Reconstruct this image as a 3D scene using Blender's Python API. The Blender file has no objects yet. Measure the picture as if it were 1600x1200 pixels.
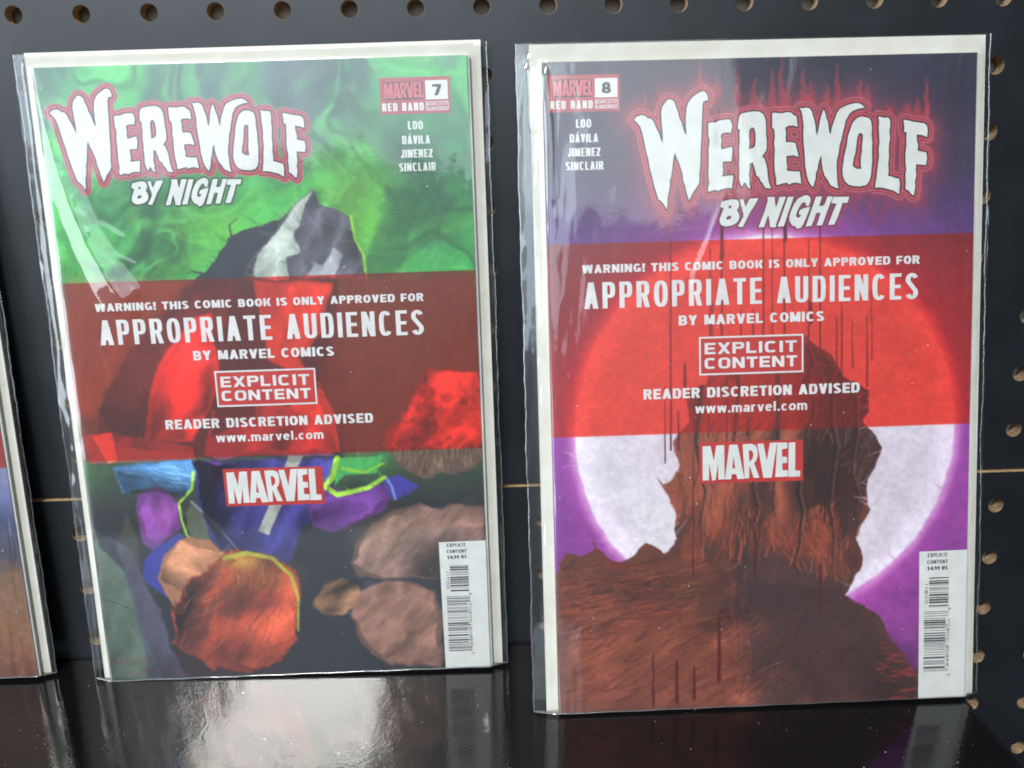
import bpy, math, random
import numpy as np
from mathutils import Vector, Matrix
from mathutils.geometry import tessellate_polygon

# ---------------------------------------------------------------- units: the place is measured in inches, X right, Y down the wall, Z into the wall
S = 0.0254
CAM = [1494.73906, 0.26844, -0.02592, -0.02113, 6.93343, 1.67596, -15.47849, -0.16844, 8.39638, 7.76372]
POSE7 = [-0.06065, 0.00943, -0.00894, 0.12696, 0.75082, 0.02357]
POSE8 = [-0.16528, -0.00607, -0.0044, 7.8734, 0.80989, -0.40682]
SHELF_Y = 10.79
NEAR = 0.985
def to_b(p): return Vector((p[0] * S, p[2] * S, -p[1] * S))
CV = np.array([[1, 0, 0], [0, 0, 1], [0, -1, 0]], float)
def rot(a, b, c):
    ca, sa, cb, sb, cc, sc = math.cos(a), math.sin(a), math.cos(b), math.sin(b), math.cos(c), math.sin(c)
    Rx = np.array([[1, 0, 0], [0, ca, -sa], [0, sa, ca]]); Ry = np.array([[cb, 0, sb], [0, 1, 0], [-sb, 0, cb]]); Rz = np.array([[cc, -sc, 0], [sc, cc, 0], [0, 0, 1]])
    return Rz @ Rx @ Ry

sc = bpy.context.scene
COL = sc.collection
# ---------------------------------------------------------------- camera
cd = bpy.data.cameras.new('camera'); cam = bpy.data.objects.new('camera', cd); COL.objects.link(cam)
R = rot(*CAM[1:4])
ax = [CV @ R[0], CV @ (-R[1]), CV @ (-R[2])]
M = Matrix.Identity(4)
for i in range(3):
    for j in range(3): M[j][i] = ax[i][j]
loc = to_b(CAM[4:7])
for j in range(3): M[j][3] = loc[j]
cam.matrix_world = M
cd.sensor_width = 36; cd.lens = CAM[0] / 1600 * 36; cd.clip_start = 0.02; cd.clip_end = 60
sc.camera = cam
# ---------------------------------------------------------------- light of the shop
world = bpy.data.worlds.new('World'); sc.world = world; world.use_nodes = True
bg = world.node_tree.nodes['Background']; bg.inputs['Color'].default_value = (0.80, 0.90, 1.0, 1); bg.inputs['Strength'].default_value = 0.09
def area(name, pos, target, sx, sy, power, col):
    l = bpy.data.lights.new(name, 'AREA'); l.shape = 'RECTANGLE'; l.size = sx * S; l.size_y = sy * S; l.energy = power; l.color = col
    o = bpy.data.objects.new(name, l); COL.objects.link(o); o.location = to_b(pos)
    if target: o.rotation_euler = (to_b(target) - to_b(pos)).to_track_quat('-Z', 'Y').to_euler()      # without a target it hangs flat and shines down
    return o
area('ceiling_light', (-17, -52, -76), None, 18, 24, 98, (1.0, 0.98, 0.93))
area('shop_front', (-22, -30, -118), (7, 4, 0), 92, 46, 25, (0.70, 0.87, 1.0))
area('far_ceiling_light', (28, -44, -125), (9, 3, -1), 36, 32, 6.0, (0.86, 0.94, 1.0))
area('side_window', (-54, -2, -36), (1, 4, -1), 40, 46, 28, (0.84, 0.94, 1.0))
sc.view_settings.view_transform = 'Standard'; sc.view_settings.look = 'None'; sc.view_settings.exposure = 0.0; sc.view_settings.gamma = 1
sc.render.engine = 'CYCLES'
sc.cycles.use_denoising = True; sc.cycles.pixel_filter_type = 'BLACKMAN_HARRIS'; sc.cycles.filter_width = 1.9
sc.cycles.max_bounces = 12; sc.cycles.transparent_max_bounces = 24; sc.cycles.glossy_bounces = 6
sc.cycles.caustics_reflective = False; sc.cycles.sample_clamp_indirect = 0.0

# ---------------------------------------------------------------- materials
def mat(name, col, rough=.5, spec=.5, coat=0):
    m = bpy.data.materials.new(name); m.use_nodes = True; b = m.node_tree.nodes['Principled BSDF']
    b.inputs['Base Color'].default_value = (*col, 1); b.inputs['Roughness'].default_value = rough
    b.inputs['Specular IOR Level'].default_value = spec; b.inputs['Coat Weight'].default_value = coat; b.inputs['Coat Roughness'].default_value = .15
    return m
def nodes(m): return m.node_tree.nodes, m.node_tree.links
def noise(m, scale, detail=4, stretch=None):
    n, l = nodes(m); t = n.new('ShaderNodeTexCoord'); x = n.new('ShaderNodeTexNoise'); x.inputs['Scale'].default_value = scale; x.inputs['Detail'].default_value = detail
    if stretch:
        mp = n.new('ShaderNodeMapping'); mp.inputs['Scale'].default_value = stretch; l.new(t.outputs['Object'], mp.inputs['Vector']); l.new(mp.outputs['Vector'], x.inputs['Vector'])
    else: l.new(t.outputs['Object'], x.inputs['Vector'])
    return x.outputs['Fac']
def bump(m, fac, strength, dist):
    n, l = nodes(m); b = n.new('ShaderNodeBump'); b.inputs['Strength'].default_value = strength; b.inputs['Distance'].default_value = dist
    l.new(fac, b.inputs['Height']); l.new(b.outputs['Normal'], n['Principled BSDF'].inputs['Normal']); return b
def vary(m, fac, c0, c1, lo=.3, hi=.7):
    n, l = nodes(m); r = n.new('ShaderNodeValToRGB'); r.color_ramp.elements[0].position = lo; r.color_ramp.elements[1].position = hi
    r.color_ramp.elements[0].color = (*c0, 1); r.color_ramp.elements[1].color = (*c1, 1); l.new(fac, r.inputs['Fac']); l.new(r.outputs['Color'], n['Principled BSDF'].inputs['Base Color'])
def rvary(m, fac, a, b):
    n, l = nodes(m); r = n.new('ShaderNodeMapRange'); r.inputs['To Min'].default_value = a; r.inputs['To Max'].default_value = b; l.new(fac, r.inputs['Value']); l.new(r.outputs['Result'], n['Principled BSDF'].inputs['Roughness'])

M_peg = mat('black_pegboard_paint', (.012, .012, .014), .40, .7)
vary(M_peg, noise(M_peg, 30, 5), (.005, .007, .010), (.010, .013, .018)); bump(M_peg, noise(M_peg, 1500, 3), .12, .0002); rvary(M_peg, noise(M_peg, 60, 4), .33, .42)
M_fibre = mat('raw_hardboard', (.30, .19, .10), .9, .2); vary(M_fibre, noise(M_fibre, 900, 4), (.20, .13, .075), (.52, .37, .23))
M_edge = mat('cut_board_edge', (.6, .46, .26), .8, .2); vary(M_edge, noise(M_edge, 500, 4), (.45, .33, .18), (.72, .56, .34))
M_back = mat('wall_behind', (.42, .37, .30), .9, .2); vary(M_back, noise(M_back, 18, 5), (.36, .31, .24), (.68, .60, .49), .35, .65)
M_shelf = mat('black_acrylic', (.006, .006, .007), .05, .6); bump(M_shelf, noise(M_shelf, 900, 2), .30, .00014); rvary(M_shelf, noise(M_shelf, 40, 5), .035, .085)
M_board = mat('backing_board_card', (.74, .72, .64), .75, .25); vary(M_board, noise(M_board, 120, 5), (.70, .68, .60), (.79, .77, .70))
M_pages = mat('page_edges', (.55, .55, .52), .8, .2); vary(M_pages, noise(M_pages, 400, 3, (.2, 40, .2)), (.52, .53, .52), (.74, .74, .71))
M_white = mat('white_ink', (.72, .73, .71), .38, .5); vary(M_white, noise(M_white, 150, 4), (.66, .67, .65), (.76, .77, .75))
M_pale = mat('pale_ink', (.74, .72, .72), .38, .5); vary(M_pale, noise(M_pale, 150, 4), (.68, .65, .66), (.80, .78, .78))
M_red = mat('red_ink', (.50, .035, .035), .38, .5); vary(M_red, noise(M_red, 60, 4), (.46, .03, .03), (.56, .045, .04))
M_rose = mat('dull_red_ink', (.40, .055, .075), .38, .5); vary(M_rose, noise(M_rose, 60, 4), (.37, .05, .065), (.44, .065, .08))
M_rose2 = mat('light_red_ink', (.60, .10, .12), .38, .5); vary(M_rose2, noise(M_rose2, 60, 4), (.56, .09, .11), (.66, .12, .14))
M_dark = mat('black_ink', (.022, .022, .026), .38, .5); vary(M_dark, noise(M_dark, 60, 4), (.018, .018, .022), (.03, .03, .034))
M_bar = mat('barcode_ink', (.03, .03, .032), .4, .5); vary(M_bar, noise(M_bar, 300, 3), (.02, .02, .022), (.09, .09, .09))
M_sig = mat('signature_ink', (.20, .05, .055), .4, .5); vary(M_sig, noise(M_sig, 200, 3), (.12, .04, .045), (.24, .06, .06))

M_dust = mat('dust_specks', (.62, .62, .60), .9, .2); vary(M_dust, noise(M_dust, 90, 2), (.40, .40, .38), (.8, .8, .78))
def print_mat():
    m = mat('printed_cover', (.5, .5, .5), .36, .55)
    n, l = nodes(m); a = n.new('ShaderNodeAttribute'); a.attribute_name = 'print'
    mx = n.new('ShaderNodeMix'); mx.data_type = 'RGBA'; mx.blend_type = 'MULTIPLY'; mx.inputs['Factor'].default_value = 1
    r = n.new('ShaderNodeMapRange'); r.inputs['To Min'].default_value = .86; r.inputs['To Max'].default_value = 1.12; l.new(noise(m, 900, 3), r.inputs['Value'])
    l.new(a.outputs['Color'], mx.inputs['A']); l.new(r.outputs['Result'], mx.inputs['B']); l.new(mx.outputs['Result'], n['Principled BSDF'].inputs['Base Color'])
    rvary(m, noise(m, 25, 3), .30, .42); return m
M_print = print_mat()

def film_mat(name, boost=1.0, rough=.065):
    """Thin clear polypropylene: what is behind shows through, the rest is a sharp and a hazy reflection that grow towards grazing."""
    m = bpy.data.materials.new(name); m.use_nodes = True; n, l = nodes(m); n.remove(n['Principled BSDF'])
    out = n['Material Output']; tr = n.new('ShaderNodeBsdfTransparent'); tr.inputs['Color'].default_value = (.965, .975, .98, 1)
    g1 = n.new('ShaderNodeBsdfGlossy'); g1.inputs['Roughness'].default_value = rough; g2 = n.new('ShaderNodeBsdfGlossy'); g2.inputs['Roughness'].default_value = .42
    gm = n.new('ShaderNodeMixShader'); gm.inputs[0].default_value = .28; l.new(g1.outputs[0], gm.inputs[1]); l.new(g2.outputs[0], gm.inputs[2])
    lw = n.new('ShaderNodeLayerWeight'); lw.inputs['Blend'].default_value = .5
    p = n.new('ShaderNodeMath'); p.operation = 'POWER'; p.inputs[1].default_value = 4.0; l.new(lw.outputs['Facing'], p.inputs[0])
    ma = n.new('ShaderNodeMath'); ma.operation = 'MULTIPLY_ADD'; ma.inputs[1].default_value = .75; ma.inputs[2].default_value = .105 * boost; ma.use_clamp = True; l.new(p.outputs[0], ma.inputs[0])
    mx = n.new('ShaderNodeMixShader'); l.new(ma.outputs[0], mx.inputs[0]); l.new(tr.outputs[0], mx.inputs[1]); l.new(gm.outputs[0], mx.inputs[2]); l.new(mx.outputs[0], out.inputs['Surface'])
    t = n.new('ShaderNodeTexCoord'); mp = n.new('ShaderNodeMapping'); mp.inputs['Scale'].default_value = (1, 1, .35); l.new(t.outputs['Object'], mp.inputs['Vector'])
    x = n.new('ShaderNodeTexNoise'); x.inputs['Scale'].default_value = 110; x.inputs['Detail'].default_value = 4; l.new(mp.outputs['Vector'], x.inputs['Vector'])
    b = n.new('ShaderNodeBump'); b.inputs['Strength'].default_value = .10; b.inputs['Distance'].default_value = .0006
    x2 = n.new('ShaderNodeTexNoise'); x2.inputs['Scale'].default_value = 800; x2.inputs['Detail'].default_value = 2; l.new(t.outputs['Object'], x2.inputs['Vector'])
    h = n.new('ShaderNodeMath'); h.operation = 'MULTIPLY_ADD'; h.inputs[1].default_value = .12; l.new(x2.outputs['Fac'], h.inputs[0]); l.new(x.outputs['Fac'], h.inputs[2]); l.new(h.outputs[0], b.inputs['Height'])
    for k in (g1, g2): l.new(b.outputs['Normal'], k.inputs['Normal'])
    return m
M_film = film_mat('clear_film'); M_seam = film_mat('clear_film_seam', 3.0, .12)

# ---------------------------------------------------------------- mesh helpers
def link(name, me, m, parent=None, smooth=False):
    if m: me.materials.append(m)
    if smooth: me.polygons.foreach_set('use_smooth', [True] * len(me.polygons))
    o = bpy.data.objects.new(name, me); COL.objects.link(o)
    if parent: o.parent = parent
    return o
def mesh(name, vs, fs):
    me = bpy.data.meshes.new(name); me.from_pydata([tuple(map(float, v)) for v in vs], [], fs); me.update(); return me
def grid_mesh(name, P):
    """P: (rows, cols, 3) points in metres; faces turned so that the normals look towards the viewer (-Y)."""
    h, w = P.shape[:2]; me = bpy.data.meshes.new(name)
    idx = np.arange(h * w).reshape(h, w); q = np.stack([idx[:-1, :-1], idx[1:, :-1], idx[1:, 1:], idx[:-1, 1:]], -1).reshape(-1, 4).astype(np.int32)
    me.vertices.add(h * w); me.vertices.foreach_set('co', P.reshape(-1).astype(np.float32))
    me.loops.add(q.size); me.loops.foreach_set('vertex_index', q.reshape(-1))
    me.polygons.add(len(q)); me.polygons.foreach_set('loop_start', (np.arange(len(q)) * 4).astype(np.int32)); me.polygons.foreach_set('loop_total', np.full(len(q), 4, np.int32))
    me.update(calc_edges=True); me.validate(); return me
def loc3(u, v, w): return (u * S, w * S, -v * S)
def box(name, u0, u1, v0, v1, w0, w1, m, parent, bev=.0):
    import bmesh
    bm = bmesh.new(); r = bmesh.ops.create_cube(bm, size=1)
    for x in bm.verts: x.co = Vector(loc3(u0 + (x.co.x + .5) * (u1 - u0), v0 + (x.co.z + .5) * (v1 - v0), w0 + (x.co.y + .5) * (w1 - w0)))
    if bev: bmesh.ops.bevel(bm, geom=bm.edges[:], offset=bev * S, segments=2, affect='EDGES')
    bmesh.ops.recalc_face_normals(bm, faces=bm.faces); me = bpy.data.meshes.new(name); bm.to_mesh(me); bm.free(); return link(name, me, m, parent)

# ---------------------------------------------------------------- value noise
def vnoise(x, y, seed):
    rs = np.random.RandomState(seed); T = rs.rand(64, 64)
    xi, yi = np.floor(x).astype(int), np.floor(y).astype(int); fx, fy = x - xi, y - yi; fx, fy = fx * fx * (3 - 2 * fx), fy * fy * (3 - 2 * fy)
    g = lambda a, b: T[a % 64, b % 64]
    return (g(xi, yi) * (1 - fx) + g(xi + 1, yi) * fx) * (1 - fy) + (g(xi, yi + 1) * (1 - fx) + g(xi + 1, yi + 1) * fx) * fy
def fbm_xy(x, y, octv, seed):
    a, s, t = 1., 0, 0
    for k in range(octv): s = s + a * vnoise(x * 2 ** k + 17 * k, y * 2 ** k + 9 * k, seed + k); t += a; a *= .5
    return s / t
def fbm(cv, scale, octv, seed, ang=None, str_=1):
    x, y = cv.U, cv.V
    if ang is not None:
        wx = fbm_xy(x * .7, y * .7, 3, seed + 90) - .5; wy = fbm_xy(x * .7, y * .7, 3, seed + 95) - .5
        x, y = x + 1.5 * wx, y + 1.5 * wy; c, s = math.cos(ang), math.sin(ang); x, y = (c * x + s * y) / str_, -s * x + c * y
    return fbm_xy(x * scale / 2, y * scale / 2, octv, seed)
def smooth(x): x = np.clip(x, 0, 1); return x * x * (3 - 2 * x)
def ramp(V, st):
    p = [s[0] for s in st]; return np.stack([np.interp(V, p, [s[1][k] for s in st]) for k in range(3)], -1)
def wavy(a, b, k, amp):
    r = random.Random(k); n = 7; out = []
    for i in range(n):
        t = i / (n - 1); out.append((a[0] + (b[0] - a[0]) * t + r.uniform(-amp, amp) * (0 < i < n - 1), a[1] + (b[1] - a[1]) * t))
    return out

# ---------------------------------------------------------------- a small painter working in inches on the page
PW, PH, STEP = 6.625, 10.1875, .0155
class Canvas:
    def __init__(s, u0=0.):
        s.u = np.arange(u0, PW + 1e-6, (PW - u0) / round((PW - u0) / STEP)); s.v = np.linspace(0, PH, round(PH / STEP) + 1)
        s.U, s.V = np.meshgrid(s.u, s.v); s.img = np.zeros(s.U.shape + (3,)); s.st = s.u[1] - s.u[0]
        s.wx = (fbm_xy(s.U * 2.6, s.V * 2.6, 4, 201) - .5); s.wy = (fbm_xy(s.U * 2.6, s.V * 2.6, 4, 207) - .5)
    def win(s, x0, x1, y0, y1):
        a, b = np.searchsorted(s.u, [x0, x1]); c, d = np.searchsorted(s.v, [y0, y1]); return slice(c, d), slice(a, b)
    clip = None
    def mixm(s, mask, col, a=1., w=None):
        m = (np.clip(mask, 0, 1) * a)[..., None]
        if s.clip is not None: m = m * (s.clip if w is None else s.clip[w])[..., None]
        t = s.img if w is None else s.img[w]
        t[:] = t * (1 - m) + np.array(col, float) * m
    def seg_d(s, X, Y, pts, closed):
        P = list(pts) + ([pts[0]] if closed else []); best = np.full(X.shape, 1e9); tt = np.zeros(X.shape); L = [0]
        for a, b in zip(P, P[1:]): L.append(L[-1] + math.hypot(b[0] - a[0], b[1] - a[1]))
        for i, (a, b) in enumerate(zip(P, P[1:])):
            dx, dy = b[0] - a[0], b[1] - a[1]; q = dx * dx + dy * dy + 1e-12; t = np.clip(((X - a[0]) * dx + (Y - a[1]) * dy) / q, 0, 1)
            d = np.hypot(X - a[0] - t * dx, Y - a[1] - t * dy); k = d < best; best = np.where(k, d, best); tt = np.where(k, (L[i] + t * (L[i + 1] - L[i])) / (L[-1] + 1e-9), tt)
        return best, tt
    def inside(s, X, Y, pts):
        r = np.zeros(X.shape, bool); n = len(pts)
        for i in range(n):
            x0, y0 = pts[i]; x1, y1 = pts[(i + 1) % n]
            if y0 == y1: continue
            r ^= ((y0 > Y) != (y1 > Y)) & (X < (x1 - x0) * (Y - y0) / (y1 - y0) + x0)
        return r
    def poly(s, pts, col, soft=.03, a=1., warp=0.):
        p = np.array(pts); e = .12 + soft + warp; w = s.win(p[:, 0].min() - e, p[:, 0].max() + e, p[:, 1].min() - e, p[:, 1].max() + e)
        X = s.U[w] + warp * 1.6 * s.wx[w]; Y = s.V[w] + warp * 1.6 * s.wy[w]
        d, _ = s.seg_d(X, Y, pts, True); d = np.where(s.inside(X, Y, pts), d, -d); s.mixm(smooth(d / soft + .5), col, a, w)
    def line(s, pts, w0, w1, col, a=1., soft=.02):
        p = np.array(pts); e = max(w0, w1) + soft; w = s.win(p[:, 0].min() - e, p[:, 0].max() + e, p[:, 1].min() - e, p[:, 1].max() + e)
        if w[0].stop <= w[0].start or w[1].stop <= w[1].start: return
        d, t = s.seg_d(s.U[w], s.V[w], pts, False); s.mixm(smooth(((w0 + (w1 - w0) * t) / 2 - d) / soft + .5), col, a, w)
    def mask(s, pts, soft=.04, warp=.1, grow=0.):
        p = np.array(pts); X = s.U + warp * 1.6 * s.wx; Y = s.V + warp * 1.6 * s.wy; m = np.zeros(X.shape); e = .3 + grow
        w = s.win(p[:, 0].min() - e, p[:, 0].max() + e, p[:, 1].min() - e, p[:, 1].max() + e); d, _ = s.seg_d(X[w], Y[w], pts, True); m[w] = smooth((np.where(s.inside(X[w], Y[w], pts), d, -d) + grow) / soft + .5); return m
    def clumps(s, reg, pal, n, r, seed, a=.7):
        """Leafy clumps: each a dab of colour with a darker underside."""
        rs = random.Random(seed); p = np.array(reg); k = t = 0
        while k < n and t < n * 20:
            t += 1; x = rs.uniform(p[:, 0].min(), p[:, 0].max()); y = rs.uniform(p[:, 1].min(), p[:, 1].max())
            if not s.inside(np.array([x]), np.array([y]), reg)[0]: continue
            k += 1; q = r * rs.uniform(.4, 1.2); c = np.array(pal[rs.randrange(len(pal))]) * rs.uniform(.8, 1.15); m = 7
            f = lambda cx, cy, g: [(cx + g * q * math.cos(i * 6.283 / m) * rs.uniform(.7, 1.25), cy + g * q * .8 * math.sin(i * 6.283 / m) * rs.uniform(.7, 1.25)) for i in range(m)]
            s.poly(f(x + q * .15, y + q * .3, 1.0), c * .42, q * .5, a, .05); s.poly(f(x, y, .8), c, q * .5, a, .05)
            for _ in range(3): dx, dy = rs.uniform(-q, q) * .6, rs.uniform(-q, 0) * .6; s.poly(f(x + dx, y + dy, .22), np.minimum(c * 1.3, 255), q * .2, a, .03)
    def blob(s, c, r, col, a): s.mixm(np.exp(-((s.U - c[0]) / r[0]) ** 2 - ((s.V - c[1]) / r[1]) ** 2), col, a)
    def hatch(s, reg, deg, ln, wd, pal, n, a, spread, seed, soft=.10):
        rs = random.Random(seed); p = np.array(reg); k = 0; tries = 0; old = s.clip; m = s.mask(reg, soft, .05, soft * .5); s.clip = m if old is None else m * old
        while k < n and tries < n * 20:
            tries += 1; x = rs.uniform(p[:, 0].min(), p[:, 0].max()); y = rs.uniform(p[:, 1].min(), p[:, 1].max())
            if not s.inside(np.array([x]), np.array([y]), reg)[0]: continue
            k += 1; an = math.radians(deg + rs.gauss(0, spread * .6) + 30 * (vn1(x, y, seed) - .5)); L = ln * rs.uniform(.4, 1.1); bend = rs.uniform(-.5, .5); pts = []
            for i in range(5): pts.append((x, y)); x += math.cos(an) * L / 4; y -= math.sin(an) * L / 4; an += bend / 4
            s.line(pts, wd * rs.uniform(.5, 1.3), .004, pal[rs.randrange(len(pal))], a * rs.uniform(.6, 1.1), .016)
        s.clip = old
    def relief(s, pts, deg, scale, stretch, amp, seed, soft=.06, tint=(1, 1, 1)):
        """Paints light and dark ridges running along one direction inside a region."""
        p = np.array(pts); e = soft + .1; w = s.win(p[:, 0].min() - e, p[:, 0].max() + e, p[:, 1].min() - e, p[:, 1].max() + e); X, Y = s.U[w] + .22 * s.wx[w], s.V[w] + .22 * s.wy[w]
        d, _ = s.seg_d(X, Y, pts, True); m = smooth(np.where(s.inside(X, Y, pts), d, -d) / soft)[..., None] * (1 if s.clip is None else s.clip[w][..., None])
        c, q = math.cos(math.radians(deg)), -math.sin(math.radians(deg)); a, b = (c * X + q * Y) / stretch, -q * X + c * Y
        n = fbm_xy(a * scale, b * scale, 4, seed); f = fbm_xy(a * scale * 4, b * scale * 4, 3, seed + 7); r = 1 - np.abs(2 * n - 1) * 1.6
        k = 1 + amp * (1.7 * (r - .55) + .9 * (f - .5)); s.img[w] = s.img[w] * (1 + m * (k[..., None] * np.array(tint) ** np.sign(k - 1)[..., None] - 1))
    def brush(s, n, seed, ln=.34, wd=.055, a=.55, v0=0., v1=PH, jit=.17):
        """Loose brushwork: strokes that pick up the colour under them and carry it along a slowly turning direction."""
        rs = random.Random(seed); ang = fbm_xy(s.U * .5, s.V * .5, 3, seed + 40)
        for _ in range(n):
            x, y = rs.uniform(s.u[0], PW), rs.uniform(v0, v1); i, j = min(len(s.v) - 1, int(y / PH * (len(s.v) - 1))), min(len(s.u) - 1, int((x - s.u[0]) / s.st)); c = s.img[i, j]
            k = rs.uniform(1 - jit, 1 + jit); c = np.clip(c * k + np.array([rs.uniform(-7, 7) for _ in range(3)]), 0, 255); an = 5.5 * ang[i, j] + rs.gauss(0, .35); L = ln * rs.uniform(.3, 1.1); pts = []
            for q in range(4): pts.append((x, y)); x += math.cos(an) * L / 3; y -= math.sin(an) * L / 3; an += rs.uniform(-.25, .25)
            s.line(pts, wd * rs.uniform(.4, 1.3), .012, c, a * rs.uniform(.5, 1.), .022)
    def sdf_letters(s, L):
        out = np.full(s.U.shape, 9.)
        for g in L:
            p = np.array(g[0]); e = .5; w = s.win(p[:, 0].min() - e, p[:, 0].max() + e, p[:, 1].min() - e, p[:, 1].max() + e); X, Y = s.U[w], s.V[w]
            ins = np.zeros(X.shape, bool); d = np.full(X.shape, 9.)
            for c in g: ins ^= s.inside(X, Y, c); d = np.minimum(d, s.seg_d(X, Y, c, True)[0])
            out[w] = np.minimum(out[w], np.where(ins, -d, d))
        return out
    sdf_title = sdf_letters
    def outline(s, d, sh):
        s.mixm(smooth((.098 - d) / .014), (200, 104, 116)); s.mixm(smooth((.080 - d) / .012), (98, 48, 58)); s.mixm(smooth((.066 - d) / .012), (190, 76, 90))
        s.mixm(smooth((.030 - d) / .012), (58, 44, 52))
def vn1(x, y, seed): return float(vnoise(np.array([x * 1.3]), np.array([y * 1.3]), seed + 3)[0])
def band(cv, v0, v1):
    """The translucent red band printed across the page."""
    m = (smooth((cv.V - v0) / .012 + .5) * smooth((v1 - cv.V) / .012 + .5))[..., None]
    o = cv.img * np.array((.80, .20, .14)) + np.array((48, 24, 24.)); cv.img[:] = cv.img * (1 - m) + o * m
def page_finish(cv, seed):
    n = fbm_xy(cv.U * 14, cv.V * 14, 3, seed); g = fbm_xy(cv.U * 3, cv.V * 3, 4, seed + 5); cv.img[:] = cv.img * (.93 + .14 * n)[..., None] * (.95 + .10 * g)[..., None]
    e = np.minimum(np.minimum(cv.U, PW - cv.U), np.minimum(cv.V, PH - cv.V)); cv.mixm(smooth((.018 - e) / .02), (150, 146, 140), .35)

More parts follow.
